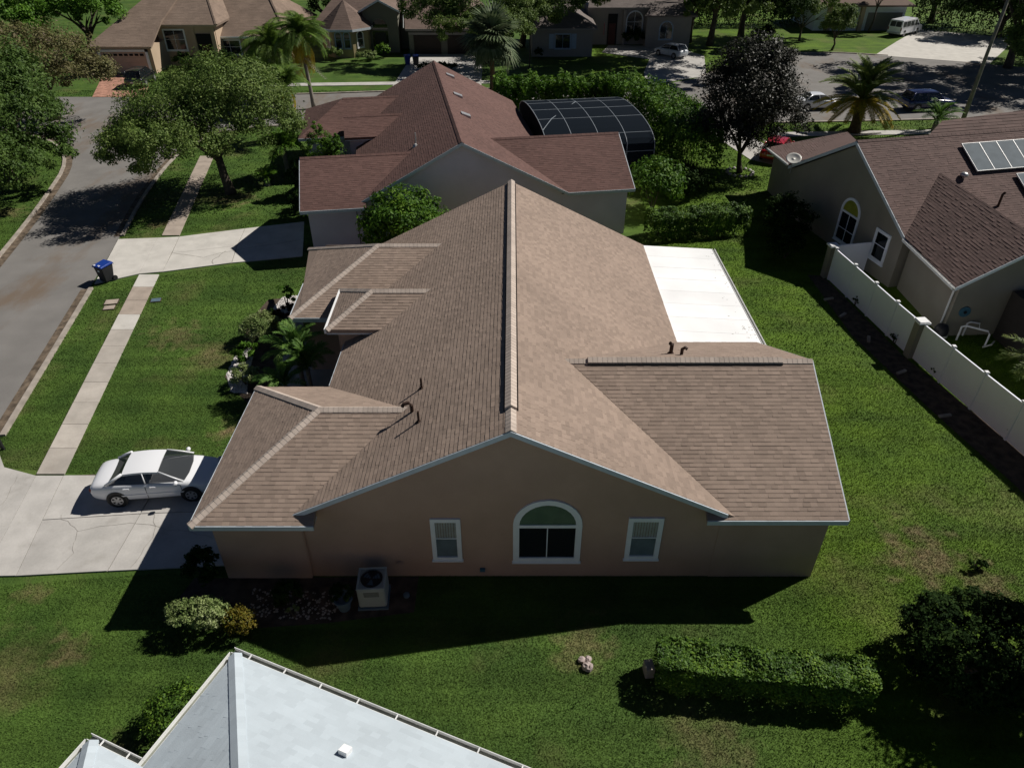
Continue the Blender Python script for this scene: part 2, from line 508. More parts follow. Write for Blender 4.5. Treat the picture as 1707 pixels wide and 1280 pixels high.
M['hose'] = mat('blue reel', (.05, .14, .20), .5, .1, 3)

# ---------------------------------------------------------------- roofs laid in courses
def clip_poly(sub, clip):
    out = sub
    n = len(clip)
    for i in range(n):
        a, b = clip[i], clip[(i + 1) % n]
        ex, ey = b[0] - a[0], b[1] - a[1]
        inp, out = out, []
        if not inp: return []
        for j in range(len(inp)):
            p, q = inp[j - 1], inp[j]
            dp = ex * (p[1] - a[1]) - ey * (p[0] - a[0])
            dq = ex * (q[1] - a[1]) - ey * (q[0] - a[0])
            if dq >= -1e-9:
                if dp < -1e-9:
                    t = dp / (dp - dq); out.append((p[0] + t * (q[0] - p[0]), p[1] + t * (q[1] - p[1])))
                out.append(q)
            elif dp >= -1e-9:
                t = dp / (dp - dq); out.append((p[0] + t * (q[0] - p[0]), p[1] + t * (q[1] - p[1])))
    return out


class Roof:
    """All planes of one house's roof: a deck per plane, shingles in courses on it; the nearest `single` tabs become objects."""
    def __init__(s, house, mt, expo=.145, widths=(.2, .26, .32, .38), lift=(.016, .024, .034), thick=.16, single=0, seed=1, view=None):
        s.h = house; s.m = mt; s.e = expo; s.w = widths; s.l = lift; s.t = thick; s.n = single; s.r = random.Random(seed)
        s.cand = []; s.pl = []; s.view = view or (lambda p: p)

    def plane(s, *polys, name='roof'):
        P = [[Vector(p) for p in q] for q in polys]
        a, b, c = P[0][:3]
        n = (b - a).cross(c - a).normalized()
        if n.z < 0: n = -n
        u = Vector((0, 0, 1)).cross(n).normalized()
        v = n.cross(u)
        o = min((p for q in P for p in q), key=lambda p: p.z)
        deck = MB()
        for q in P: deck.slab(q, s.t)
        d = deck.build(name, s.m, s.h)
        Q = []
        for q in P:
            t = [((p - o).dot(u), (p - o).dot(v)) for p in q]
            ar = sum(t[i - 1][0] * t[i][1] - t[i][0] * t[i - 1][1] for i in range(len(t)))
            Q.append(t if ar > 0 else t[::-1])
        u0 = min(x for t in Q for x, y in t); u1 = max(x for t in Q for x, y in t); v1 = max(y for t in Q for x, y in t)
        tabs = []
        k = 0
        while k * s.e < v1:
            vv = k * s.e
            x = u0 - s.r.random() * s.w[-1]
            while x < u1:
                w = s.r.choice(s.w); li = s.r.choice(s.l)
                rect = [(x, vv), (x + w, vv), (x + w, vv + s.e), (x, vv + s.e)]
                for t in Q:
                    c = clip_poly(rect, t)
                    if len(c) < 3: continue
                    ar = abs(sum(c[i - 1][0] * c[i][1] - c[i][0] * c[i - 1][1] for i in range(len(c)))) / 2
                    if ar < 1e-4: continue
                    full = ar > w * s.e * .999
                    tabs.append((c, vv, li, full, w, x))
                x += w
            k += 1
        s.pl.append((d, o, u, v, n, tabs))
        if s.n:
            for i, tb in enumerate(tabs):
                if tb[3]:
                    s.cand.append(((s.view(o + u * (tb[5] + tb[4] / 2) + v * tb[1])), len(s.pl) - 1, i))
        return d

    def finish(s):
        pick = set((a, b) for _, a, b in sorted(s.cand)[:s.n]) if s.n else set()
        shapes = {}
        for pi, (d, o, u, v, n, tabs) in enumerate(s.pl):
            mb = MB()
            rot = Matrix((u, v, n)).transposed().to_euler()
            for ti, (c, vv, li, full, w, x) in enumerate(tabs):
                if (pi, ti) in pick:
                    key = (w, li)
                    if key not in shapes:
                        q = MB()
                        q.add([(.003, 0, -.004), (w - .003, 0, -.004), (w - .003, s.e, -.004), (.003, s.e, -.004), (.003, 0, li), (w - .003, 0, li), (w - .003, s.e, .004), (.003, s.e, .004)],
                              [(4, 5, 6, 7), (0, 1, 5, 4), (1, 2, 6, 5), (3, 0, 4, 7)])
                        me = bpy.data.meshes.new('shingle')
                        me.from_pydata(q.v, [], q.f); me.materials.append(s.m)
                        shapes[key] = me
                    link('shingle', shapes[key], d, loc=o + u * x + v * vv - org(d), rot=rot)
                    continue
                m = len(c)
                top = []; bot = []
                for (a, b) in c:
                    h = li + (.004 - li) * (b - vv) / s.e
                    p = o + u * a + v * b
                    top.append(p + n * h); bot.append(p - n * .003)
                mb.add(top + bot, [tuple(range(m))] + [(i + m, (i + 1) % m + m, (i + 1) % m, i) for i in range(m)])
            if mb.f:
                mb.build('shingle_courses', s.m, d, fix=False, kind='stuff')


def dist_cam(p):
    return (p - Vector((0, 0, 18.5))).length


def caps(house, p0, p1, a, b, mt, w=.16, step=.2, h=.035, raise_=0, name='ridge_cap'):
    """Overlapping cap shingles along a ridge or hip; a, b: downhill directions of the two slopes."""
    p0, p1 = Vector(p0), Vector(p1)
    d = (p1 - p0); L = d.length; d.normalize()
    a, b = Vector(a), Vector(b)
    a = (a - d * a.dot(d)).normalized(); b = (b - d * b.dot(d)).normalized()
    up = -(a + b).normalized()
    k = max(1, round(L / step)); st = L / k
    vs = []
    for t, hh in ((0, h + raise_ + .007), (st * 1.03, h + raise_)):
        base = d * t
        vs += [base + a * w - up * .02, base + a * w + up * (hh - .012), base + up * (hh + .012), base + b * w + up * (hh - .012), base + b * w - up * .02]
    fs = [(0, 1, 6, 5), (1, 2, 7, 6), (2, 3, 8, 7), (3, 4, 9, 8), (0, 4, 3, 2, 1), (5, 6, 7, 8, 9)]
    me = bpy.data.meshes.new(name)
    me.from_pydata(vs, [], fs); me.materials.append(mt)
    o0 = org(house)
    for i in range(k):
        link(name, me, house, loc=p0 + d * (st * i) - o0)


def fascia(house, p0, p1, inner, mt=None, h=.19, t=.035, name='fascia', drop=.0, out=.004):
    p0, p1, inner = Vector(p0), Vector(p1), Vector(inner)
    d = (p1 - p0)
    n = Vector((d.y, -d.x, 0)).normalized()
    if n.dot(inner - p0) > 0: n = -n
    m = MB()
    o = n * out
    m.prism([p0 + o - Vector((0, 0, drop)), p1 + o - Vector((0, 0, drop)), p1 + o - Vector((0, 0, h)), p0 + o - Vector((0, 0, h))], n * t)
    return m.build(name, mt or M['fascia'], house)


def window(house, o, X, w, h, trim=.13, bars=('h',), arch=0, glass='glass', blind=None, frame='trim', lower=0, arch_fill=None, depth=.06, sashw=.035, backing=None):
    """A framed window on a wall: o = lower left outer corner, X = unit vector along the wall; the outward normal is X x up."""
    o = Vector(o); X = Vector(X).normalized(); Z = Vector((0, 0, 1)); Nn = X.cross(Z)
    def P(a, b, c=0): return o + X * a + Z * b + Nn * c
    m = MB()
    seg = 14
    def outline(g):
        pts = [P(g, g), P(w - g, g)]
        if arch:
            r = w / 2 - g; cy = h - w / 2
            for i in range(seg + 1):
                t = math.pi * i / seg
                pts.append(P(w / 2 + r * math.cos(t), cy + r * math.sin(t)))
        else:
            pts += [P(w - g, h - g), P(g, h - g)]
        return pts
    A, B = outline(0), outline(trim)
    k = len(A)
    Z1 = Nn * depth
    vs = A + B + [p + Z1 for p in A] + [p + Z1 for p in B]
    fs = []
    for i in range(k):
        j = (i + 1) % k
        fs += [(i, j, 2 * k + j, 2 * k + i), (k + j, k + i, 3 * k + i, 3 * k + j), (2 * k + i, 2 * k + j, 3 * k + j, 3 * k + i)]
    m.add(vs, fs)
    # sill
    m.fbox(P(-.03, -.05, 0), X * (w + .06), Z * .05, Nn * (depth + .03))
    win = m.build('window', M[frame], house)
    g = MB()
    pts = [p + Nn * .022 for p in outline(trim)]
    g.prism(pts, -Nn * .006)
    g.build('pane', M[glass], win)
    s = MB()
    for bname in bars:
        if bname == 'h':
            s.fbox(P(trim, h * .52 if not lower else lower, .023), X * (w - 2 * trim), Z * sashw, Nn * .02)
        elif bname == 'v':
            s.fbox(P(w / 2 - sashw / 2, trim, .023), X * sashw, Z * ((lower or h) - trim), Nn * .02)
        elif bname == 'V':
            s.fbox(P(w / 2 - sashw / 2, trim, .023), X * sashw, Z * (h - 2 * trim), Nn * .022)
        elif bname == 'mid':
            s.fbox(P(trim, lower, .023), X * (w - 2 * trim), Z * .12, Nn * .028)
        elif bname == 'low':
            s.fbox(P(trim, h * .3, .023), X * (w - 2 * trim), Z * sashw, Nn * .021)
    if s.f: s.build('sash', M[frame], win)
    if blind:
        kk = max(4, int((w - 2 * trim) / .08))
        for i in range(kk):
            q = MB()
            ww = (w - 2 * trim) / kk
            q.fbox(P(trim + ww * i + .008, h * .53 if blind == 'half' else trim, .004), X * (ww - .016), Z * ((h * .47 if blind == 'half' else h - trim) - trim), Nn * .006 + X * .0)
            q.build('blind_slat', M['blind'], win)
    if backing:
        q = MB(); q.fbox(P(trim, trim, .003), X * (w - 2 * trim), Z * ((lower or h * .53) - trim), Nn * .003); q.build('backing', M[backing], win)  # flat panel behind the glass; reflection and interior dark put into its colour
    if arch_fill:
        r = w / 2 - trim; cy = h - w / 2
        q = MB()
        q.prism([P(w / 2 + r * math.cos(math.pi * i / seg), cy + r * math.sin(math.pi * i / seg), .004) for i in range(seg + 1)], Nn * .008)
        q.build('arch_shade', M[arch_fill], win)
    return win


# ---------------------------------------------------------------- foliage
def mesh_np(name, V, F, mt, parent=None):
    me = bpy.data.meshes.new(name)
    n, k = F.shape
    me.vertices.add(len(V)); me.vertices.foreach_set('co', V.astype(np.float32).ravel())
    me.loops.add(n * k); me.loops.foreach_set('vertex_index', F.astype(np.int32).ravel())
    me.polygons.add(n)
    me.polygons.foreach_set('loop_start', np.arange(0, n * k, k, dtype=np.int32))
    me.update(calc_edges=True)
    me.materials.append(mt)
    return link(name, me, parent)


def leaves(name, mt, parent, blobs, n, size, seed=1, clumps=60, shell=.62, csize=.26, flat=.75, up=.35, asp=.5):
    """Leaves gathered in clumps through a crown made of ellipsoids (local coordinates)."""
    g = np.random.default_rng(seed)
    wt = np.array([(b[3] * b[4] * b[5]) ** .667 for b in blobs]); wt = wt / wt.sum()
    C, N0 = [], []
    for b, q in zip(blobs, wt):
        kc = max(3, int(clumps * q))
        nn = max(kc, int(n * q))
        d = g.normal(size=(kc, 3)); d /= np.linalg.norm(d, axis=1)[:, None]
        d[:, 2] = np.where(d[:, 2] < -.35, -d[:, 2] * .6, d[:, 2])
        rr = shell + (1 - shell) * g.random(kc) ** .6
        rad = np.array(b[3:6])
        cc = np.array(b[:3]) + d * rad * rr[:, None]
        cr = csize * (.6 + .8 * g.random(kc))
        who = g.integers(0, kc, nn)
        e = g.normal(size=(nn, 3)); e /= np.linalg.norm(e, axis=1)[:, None]
        e *= (g.random(nn) ** .45)[:, None]
        e[:, 2] *= flat
        C.append(cc[who] + e * cr[who][:, None] * rad.mean())
        N0.append(d[who] * .6 + e * .5)
    C = np.concatenate(C); N0 = np.concatenate(N0)
    k = len(C)
    nrm = N0 + g.normal(size=(k, 3)) * .55 + np.array([0, 0, up])
    nrm /= np.linalg.norm(nrm, axis=1)[:, None] + 1e-9
    t = g.normal(size=(k, 3)); t -= nrm * (t * nrm).sum(1)[:, None]; t /= np.linalg.norm(t, axis=1)[:, None] + 1e-9
    s2 = np.cross(nrm, t)
    L = size * (.6 + .8 * g.random(k))[:, None]
    a = C - t * L * .5; c = C + t * L * .5
    b2 = C + s2 * L * asp * .5 + nrm * L * .08; d2 = C - s2 * L * asp * .5 + nrm * L * .08
    V = np.stack([a, b2, c, d2], 1).reshape(-1, 3)
    o0 = org(parent)
    F = np.arange(4 * k).reshape(-1, 4)
    return mesh_np(name, V - np.array(o0), F, mt, parent)


def limbs(mb, base, top, r0, r1, rg, kids, spread, rise):
    base, top = Vector(base), Vector(top)
    mid = base.lerp(top, .5) + Vector((rg.uniform(-.15, .15), rg.uniform(-.15, .15), 0))
    mb.tube([base, base.lerp(mid, .5), mid, top], [r0 * 1.25, r0, (r0 + r1) / 2, r1], 8)
    for i in range(kids):
        t = 2 * math.pi * (i + rg.random() * .6) / kids
        s = spread * rg.uniform(.7, 1.1)
        e = top + Vector((math.cos(t) * s, math.sin(t) * s, rise * rg.uniform(.6, 1.2)))
        m = top.lerp(e, .5) + Vector((0, 0, rise * .12))
        st = base.lerp(top, rg.uniform(.75, 1))
        mb.tube([st, st.lerp(m, .6) + Vector((0, 0, .1)), m, e], [r1 * .8, r1 * .6, r1 * .45, r1 * .15], 6)
        for q in range(2):
            e2 = m + Vector((math.cos(t + rg.uniform(-1, 1)) * s * .6, math.sin(t + rg.uniform(-1, 1)) * s * .6, rise * rg.uniform(.4, .9)))
            mb.tube([m, m.lerp(e2, .5), e2], [r1 * .4, r1 * .28, r1 * .08], 5)


def tree(name, label, base, trunk_top, r, blobs, n, size, leaf, cat='tree', group=None, bark='bark', seed=1, clumps=80, kids=5, spread=3, rise=2, **kw):
    """base and blobs in world metres; parts trunk and crown."""
    t = thing(name, label, cat, base, group=group, world=True)
    mb = MB()
    limbs(mb, base, trunk_top, r, r * .7, random.Random(seed), kids, spread, rise)
    mb.build('trunk', M[bark], t, smooth=True)
    leaves('crown', M[leaf], t, blobs, n, size, seed, clumps, **kw)
    return t


def bush(name, label, base, rad, n, size, leaf, cat='shrub', group=None, seed=1, clumps=40, stem=True, blobs=None, **kw):
    t = thing(name, label, cat, base, group=group, world=True)
    x, y, z = base
    if stem:
        mb = MB()
        rg = random.Random(seed)
        for i in range(4):
            a = rg.random() * 6.28
            mb.tube([(x + math.cos(a) * .05, y + math.sin(a) * .05, z), (x + math.cos(a) * rad[0] * .45, y + math.sin(a) * rad[1] * .45, z + rad[2] * 1.2)], [.03 + rad[0] * .015, .012], 5)
        mb.build('stem', M['bark'], t)
    leaves('foliage', M[leaf], t, blobs or [(x, y, z + rad[2], *rad)], n, size, seed, clumps, **kw)
    return t


def frond_mesh(L, droop, nl, ll, lw, mt, seed=0, vee=.5, rise=.5, base=.12, hang=.35):
    """One pinnate frond: a curved rachis along +x with leaflets both sides."""
    rg = random.Random(seed)
    m = MB()
    def pt(t):
        return Vector((L * t * (1 - .18 * droop * t), 0, L * (rise * t - droop * t * t)))
    P = [pt(i / 8) for i in range(9)]
    m.tube(P, [.035 * (1 - .85 * i / 8) * (L / 3 + .4) for i in range(9)], 4, cap=False)
    for i in range(nl):
        t = base + (1 - base) * (i + .5) / nl
        p = pt(t); d = (pt(min(1, t + .02)) - pt(t - .02)).normalized()
        l = ll * (math.sin(math.pi * min(1, .15 + .85 * t) * .92) * .8 + .25) * rg.uniform(.85, 1.1)
        for s in (-1, 1):
            side = Vector((0, s, 0))
            o = (side * .8 + d * .65 + Vector((0, 0, vee * rg.uniform(.5, 1.2)))).normalized()
            tip = p + o * l - Vector((0, 0, hang * l))
            mid = p + o * l * .5
            w = d * lw * .5
            m.add([p - w * .6, mid - w, tip, mid + w, p + w * .6], [(0, 1, 3, 4), (1, 2, 3)])
    me = bpy.data.meshes.new('frond')
    me.from_pydata(m.v, [], m.f); me.materials.append(mt)
    return me


def palm(name, label, base, h, tr, spec, bark='bark_pale', cat='palm tree', group=None, lean=(0, 0), seed=1, boots=0):
    """spec: list of (meshes, count, elevation range, scale)."""
    rg = random.Random(seed)
    t = thing(name, label, cat, base, group=group)
    top = Vector((lean[0], lean[1], h))
    mb = MB()
    k = 10
    pts = [Vector((lean[0] * (i / k) ** 1.5, lean[1] * (i / k) ** 1.5, h * i / k)) for i in range(k + 1)]
    mb.tube(pts, [tr * (1.35 - .35 * min(1, i / 3)) * (1 + .05 * (i % 2)) for i in range(k + 1)], 9)
    mb.build('trunk', M[bark], t, smooth=True)
    if boots:
        q = MB()
        for i in range(boots):
            a = i * 2.4; z = h - .1 - 1.0 * i / boots
            d = Vector((math.cos(a), math.sin(a), 0))
            q.tube([top + Vector((0, 0, z - h)) + d * tr * .8, top + Vector((0, 0, z - h + .28)) + d * (tr + .22)], [.07, .03], 4)
        q.build('boots', M['boot'], t)
    i = 0
    for meshes, n, (e0, e1), sc in spec:
        for j in range(n):
            a = i * 2.39996 + rg.uniform(-.2, .2)
            el = R(rg.uniform(e0, e1))
            o = link('frond', meshes[rg.randrange(len(meshes))], t, loc=top + Vector((0, 0, rg.uniform(-.1, .1))), rot=(rg.uniform(-.3, .3), -el, a))
            s = sc * rg.uniform(.88, 1.1)
            o.scale = (s, s, s)
            i += 1
    return t


def fan_mesh(L, n, mt, stalk=.8, seed=0):
    rg = random.Random(seed)
    m = MB()
    m.tube([(0, 0, 0), (stalk, 0, stalk * .12)], [.025, .015], 4, cap=False)
    c = Vector((stalk, 0, stalk * .12))
    for i in range(n):
        a = R(-125 + 250 * i / (n - 1))
        d = Vector((math.cos(a), math.sin(a), .18))
        l = L * (.75 + .3 * math.cos(a)) * rg.uniform(.9, 1.08)
        s = Vector((-math.sin(a), math.cos(a), 0)) * L * .055
        m.add([c, c + d * l * .5 + s, c + d * l - Vector((0, 0, l * .35)), c + d * l * .5 - s], [(0, 1, 2, 3)])
    me = bpy.data.meshes.new('frond')
    me.from_pydata(m.v, [], m.f); me.materials.append(mt)
    return me


# ---------------------------------------------------------------- vehicles
def wheel_set(t, L, wb, w, r=.31, front_off=0):
    tyre = MB().lathe([(r * .62, -.10), (r * .93, -.10), (r, -.07), (r, .07), (r * .93, .10), (r * .62, .10)], 20, axis='y', cap=True)
    rim = MB()
    rim.lathe([(.0, .0), (r * .2, .0), (r * .2, .012), (.0, .014)], 10, axis='y', cap=False)
    for k in range(6):
        a = k * math.pi / 3
        d = Vector((math.cos(a), 0, math.sin(a))); s = Vector((-math.sin(a), 0, math.cos(a)))
        rim.fbox(d * r * .12 - s * .035, d * r * .48, s * .07, (0, .014, 0))
    ring = [(r * .56, 0), (r * .64, 0), (r * .64, .016), (r * .56, .016)]
    rim.lathe(ring, 18, axis='y', cap=False)
    well = MB().lathe([(r * 1.16, -.02), (r * 1.16, .012)], 20, axis='y')
    tm = rm = wm = None
    for x in (wb / 2 + front_off, -wb / 2 + front_off):
        for s in (1, -1):
            if tm is None:
                a = tyre.build('wheel', M['tyre'], t, smooth=False); tm = a.data
                b = rim.build('rim', M['rim'], a); rm = b.data
                c = well.build('wheel_arch', M['black'], t); wm = c.data
            else:
                a = link('wheel', tm, t); b = link('rim', rm, a); c = link('wheel_arch', wm, t)
            a.location = (x, s * (w - .085), r)
            b.location = (0, s * .094, 0)
            if s < 0: b.rotation_euler = (0, 0, math.pi)
            c.location = (x, s * (w - .004), r + .03)
            if s < 0: c.rotation_euler = (0, 0, math.pi)


def car(name, label, cat, loc, rz, paint, L=4.45, W=1.70, H=1.38, kind='sedan', group=None):
    t = thing(name, label, cat, loc, rz, group=group)
    w = W / 2; f = L / 2
    P = M[paint]
    if kind == 'sedan':
        st = [(-f, .50, .74, .80), (-f + .06, .34, .90, .90), (-f + .35, .24, .97, .97), (-f + .85, .2, 1.0, 1), (-.9, .19, .98, 1), (0, .18, .95, 1), (.62, .18, .93, 1), (.98, .18, .90, 1), (1.35, .2, .85, .985), (f - .35, .23, .76, .94), (f - .08, .33, .66, .86), (f, .42, .58, .76)]
        cab = (1.12, .30, -.92, -1.52)       # windscreen base, top; rear glass top, base
        belt = .93
    elif kind == 'hatch':
        st = [(-f, .45, .80, .86), (-f + .06, .32, .95, .95), (-f + .35, .24, 1.0, .99), (-.9, .2, 1.0, 1), (0, .19, .98, 1), (.6, .19, .96, 1), (1.0, .19, .93, 1), (1.35, .2, .88, .98), (f - .3, .24, .80, .93), (f - .06, .34, .70, .85), (f, .42, .6, .76)]
        cab = (1.10, .35, -1.45, -1.95 + .1)
        belt = .96
    else:
        st = [(-f, .5, .95, .90), (-f + .06, .36, 1.05, .97), (-f + .4, .3, 1.08, 1), (-.9, .28, 1.07, 1), (0, .27, 1.06, 1), (.7, .27, 1.05, 1), (1.1, .27, 1.03, 1), (1.45, .28, .98, .99), (f - .3, .3, .92, .95), (f - .06, .4, .82, .88), (f, .5, .7, .8)]
        cab = (1.2, .45, -f + .55, -f + .2)
        belt = 1.05
    rings = []
    for x, zb, zd, k in st:
        ww = w * k
        half = [(.0, zb), (ww * .85, zb), (ww * .97, zb + .08), (ww, zb + (zd - zb) * .45), (ww * .985, zb + (zd - zb) * .72), (ww * .93, zd - .035), (ww * .72, zd + .005), (0, zd + .03)]
        rings.append([(x, y, z) for y, z in half] + [(x, -y, z) for y, z in half[-2:0:-1]])
    b = MB()
    n = len(rings[0])
    for r_ in rings: b.v += r_
    for i in range(len(rings) - 1):
        for j in range(n):
            b.f.append((i * n + j, i * n + (j + 1) % n, (i + 1) * n + (j + 1) % n, (i + 1) * n + j))
    b.f.append(tuple(range(n))); b.f.append(tuple((len(rings) - 1) * n + j for j in range(n)))
    body = b.build('body', P, t, smooth=True)
    sm = body.modifiers.new('round', 'SUBSURF'); sm.levels = sm.render_levels = 1
    # greenhouse
    xa, xb, xc, xd = cab
    wb_, wr = w * .90, w * .70
    zr = H - .04
    def side(x, s, z):  # half width by height
        q = (z - belt) / (zr - belt)
        return s * (wb_ + (wr - wb_) * q)
    roof = MB()
    k = 6
    rows = []
    for i in range(k + 1):
        x = xb + (xc - xb) * i / k
        bow = .05 * math.sin(math.pi * (i + .6) / (k + 1.2))
        rows.append([(x, y * wr, zr - .02 + bow + .035 * (1 - abs(y) ** 2.2)) for y in (-1.04, -.8, -.4, 0, .4, .8, 1.04)])
    for r_ in rows: roof.v += r_
    for i in range(k):
        for j in range(6):
            roof.f.append((i * 7 + j, i * 7 + j + 1, (i + 1) * 7 + j + 1, (i + 1) * 7 + j))
    for i in range(k):                                   # roof edge turned down
        for j in (0, 6):
            a, c = rows[i][j], rows[i + 1][j]
            roof.add([a, c, (c[0], c[1] * 1.03, c[2] - .06), (a[0], a[1] * 1.03, a[2] - .06)], [(0, 1, 2, 3)])
    # pillars
    for s in (1, -1):
        for (x0, z0, x1, z1, wd) in ((xa, belt - .01, xb, zr, .055), (xd, belt + .03, xc, zr, .10), ((xa + xd) / 2 + .02, belt, (xb + xc) / 2 + .06, zr, .045)):
            p0 = Vector((x0, side(x0, s, z0) * 1.01, z0)); p1 = Vector((x1, side(x1, s, z1) * 1.02, z1))
            roof.tube([p0, p0.lerp(p1, .5) + Vector((0, s * .012, .0)), p1], wd * .5, 6)
    roof.build('roof', P, t, smooth=True)
    G = M['carglass']
    def pane(nm, pts): MB().poly(*pts).build(nm, G, t, fix=False)
    e = .03
    zl = belt - .015
    pane('windscreen', [(xa + .02, -wb_ * .93, zl), (xa + .1, -wb_ * .4, zl + .01), (xa + .1, wb_ * .4, zl + .01), (xa + .02, wb_ * .93, zl), (xb, wr * .97, zr - .01), (xb, -wr * .97, zr - .01)])
    pane('rear_window', [(xd, wb_ * .92, belt + .02), (xd, -wb_ * .92, belt + .02), (xc, -wr * .95, zr - .01), (xc, wr * .95, zr - .01)])
    xm0, xm1 = (xa + xd) / 2 + .02, (xb + xc) / 2 + .06
    for s in (1, -1):
        pane('side_window', [(xa - .06, side(0, s, zl), zl), (xm0, side(0, s, zl), zl), (xm1, side(0, s, zr - e), zr - e), (xb - .03, side(0, s, zr - e), zr - e)])
        pane('side_window', [(xm0, side(0, s, zl), zl), (xd + .08, side(0, s, zl + .03), zl + .03), (xc + .02, side(0, s, zr - e), zr - e), (xm1, side(0, s, zr - e), zr - e)])
    # inside: seats and dash
    q = MB()
    for x in (.15, -.75):
        for y in (-.36, .36):
            q.box(x - .25, y - .23, .5, x + .25, y + .23, .72)
            q.box(x - .32, y - .22, .6, x - .18, y + .22, 1.12 if kind != 'suv' else 1.25)
    q.box(xa - .5, -wb_ * .85, .7, xa - .15, wb_ * .85, belt - .04)
    q.build('seats', M['seat'], t)
    # lamps, handles, mirrors, trim lines
    for s in (1, -1):
        MB().box(f - .22, s * w * .74 - .14, .60, f - .075, s * w * .74 + .14, .685).build('headlight', M['lamp_clear'], t, bevel=.02)
        MB().box(-f + .03, s * w * .70 - .14, .68, -f + .12, s * w * .70 + .10, .80).build('taillight', M['lamp_red'], t, bevel=.02)
        mm = MB().lathe([(.0, -.09), (.07, -.08), (.085, 0), (.06, .07), (.0, .085)], 8, c=(xa - .22, s * (w + .08), belt + .06), axis='y')
        mm.build('mirror', P, t, smooth=True)
        for x in (.05, -.85):
            MB().box(x - .1, s * w * .992 - .012, belt - .16, x + .1, s * w * .992 + .012, belt - .12).build('door_handle', P, t)
        for x in (xa - .12, xm0 - .02):
            MB().box(x - .006, s * w * .996 - .004, .3, x + .006, s * w * .996 + .006, belt - .1).build('door_gap', M['black'], t)
        MB().box(-1.4, s * w - .01, .48, 1.2, s * w + .012, .53).build('side_moulding', P, t)
    MB().box(-f - .012, -.26, .58, -f + .03, .26, .70).build('number_plate', M['logo'], t)
    MB().box(f - .06, -.42, .48, f + .012, .42, .58).build('grille', M['black'], t)
    wheel_set(t, L, L * .585, w, .31 if kind != 'suv' else .36)
    return t

# ================================================================ GROUND, ROADS, PAVING
NO_GRASS = []


def struct(o):
    o['kind'] = 'structure'
    return o


def strip(name, line, a, b, z, mt, parent=None, thick=0, **kw):
    """A band along a polyline between side offsets a and b (left positive)."""
    P = [Vector((p[0], p[1], 0)) for p in line]
    l, r = [], []
    for i, p in enumerate(P):
        d = (P[min(i + 1, len(P) - 1)] - P[max(i - 1, 0)]).normalized()
        n = Vector((-d.y, d.x, 0))
        l.append(p + n * a); r.append(p + n * b)
    m = MB()
    for i in range(len(P) - 1):
        q = [l[i], l[i + 1], r[i + 1], r[i]]
        q = [Vector((v.x, v.y, z)) for v in q]
        if thick: m.prism(q, (0, 0, -thick))
        else: m.add(q, [(0, 1, 2, 3)])
    return m.build(name, mt, parent, **kw)


struct(sheet('ground', [(-400, -60), (400, -60), (400, 600), (-400, 600)], 0, M['grass']))

def chaikin(p, n=2):
    for _ in range(n):
        q = [p[0]]
        for a, b in zip(p[:-1], p[1:]):
            q += [lerp2(a, b, .25), lerp2(a, b, .75)]
        p = q + [p[-1]]
    return p


def lerp2(a, b, t): return (a[0] + (b[0] - a[0]) * t, a[1] + (b[1] - a[1]) * t)


near_edge = [(-17.0, 2), (-18.4, 9), (-19.4, 15), (-20.55, 22.29), (-22.97, 34.93), (-24.1, 40.75), (-25.74, 48.16), (-26.8, 55.5), (-26.7, 60.5), (-25.0, 63.9), (-21, 65.7), (-10, 66.2), (5, 66.4), (16, 66.8), (24, 66.4), (36, 67.2), (48, 68.5), (54, 71), (60, 72)]
far_edge = [(75, 84), (60, 88), (52, 92.5), (46, 95), (40, 97), (33, 96), (26, 90), (20, 83), (15, 80.3), (4, 79.2), (-12, 77.6), (-22, 76.2), (-40, 75.2), (-80, 76)]
west_edge = [(-80, 66), (-46, 64.5), (-38.5, 61.5), (-34.4, 55.7), (-32.2, 48), (-30.63, 41.63), (-28.8, 33), (-27.0, 22), (-25.4, 12), (-24.2, 2)]
ROAD = chaikin(near_edge) + [(75, 76)] + chaikin(far_edge) + chaikin(west_edge)
struct(sheet('road', ROAD, .004, M['asphalt']))
NO_GRASS.append(ROAD)
# kerbs, each run its own raised strip, with a band of leaf litter in the gutter
k1 = [(-20.55, 22.29), (-21.75, 28.6), (-22.95, 34.8)]
k2 = [(-24.3, 41.7), (-25.74, 48.16), (-26.8, 55.5), (-26.7, 60.5), (-25.0, 63.9), (-21, 65.7), (-10, 66.2), (5, 66.4), (14, 66.7)]
k3 = [(-46, 64.5), (-38.5, 61.5), (-34.4, 55.7), (-32.2, 48), (-30.63, 41.63), (-28.8, 33), (-27.0, 22)]
k4 = [(46, 95), (40, 97), (33, 96), (26, 90), (21, 84.2)]
k5 = [(24, 66.4), (36, 67.2), (48, 68.5), (54, 71)]
k6 = [(13, 80.1), (4, 79.2), (-12, 77.6), (-22, 76.2), (-34, 75.6)]
for k in (k1, k2, k3, k4, k5, k6):
    struct(strip('kerb', chaikin(k), 0, -.22, .10, M['kerb'], thick=.10))
for k, a in ((k1, .42), (k2[:5], .4), (k3, .45)):
    g = strip('gutter_litter', chaikin(k), a, .0, .009, M['litter']); g['kind'] = 'stuff'


def slabs(root, cells, mt, thick=.05, z=.055, name='slab', mts=None):
    for i, c in enumerate(cells):
        cx = sum(p[0] for p in c) / len(c); cy = sum(p[1] for p in c) / len(c)
        q = []
        for p in c:                                # joints of 2.5 cm
            d = math.hypot(p[0] - cx, p[1] - cy)
            s = 1 - (.011 if name == 'pavement_slab' else .024) / d
            q.append((cx + (p[0] - cx) * s, cy + (p[1] - cy) * s))
        sheet(name, q, z + rnd.uniform(-.003, .003), (mts or {}).get(i, mt), root, thick=thick)


def lerp2(a, b, t): return (a[0] + (b[0] - a[0]) * t, a[1] + (b[1] - a[1]) * t)


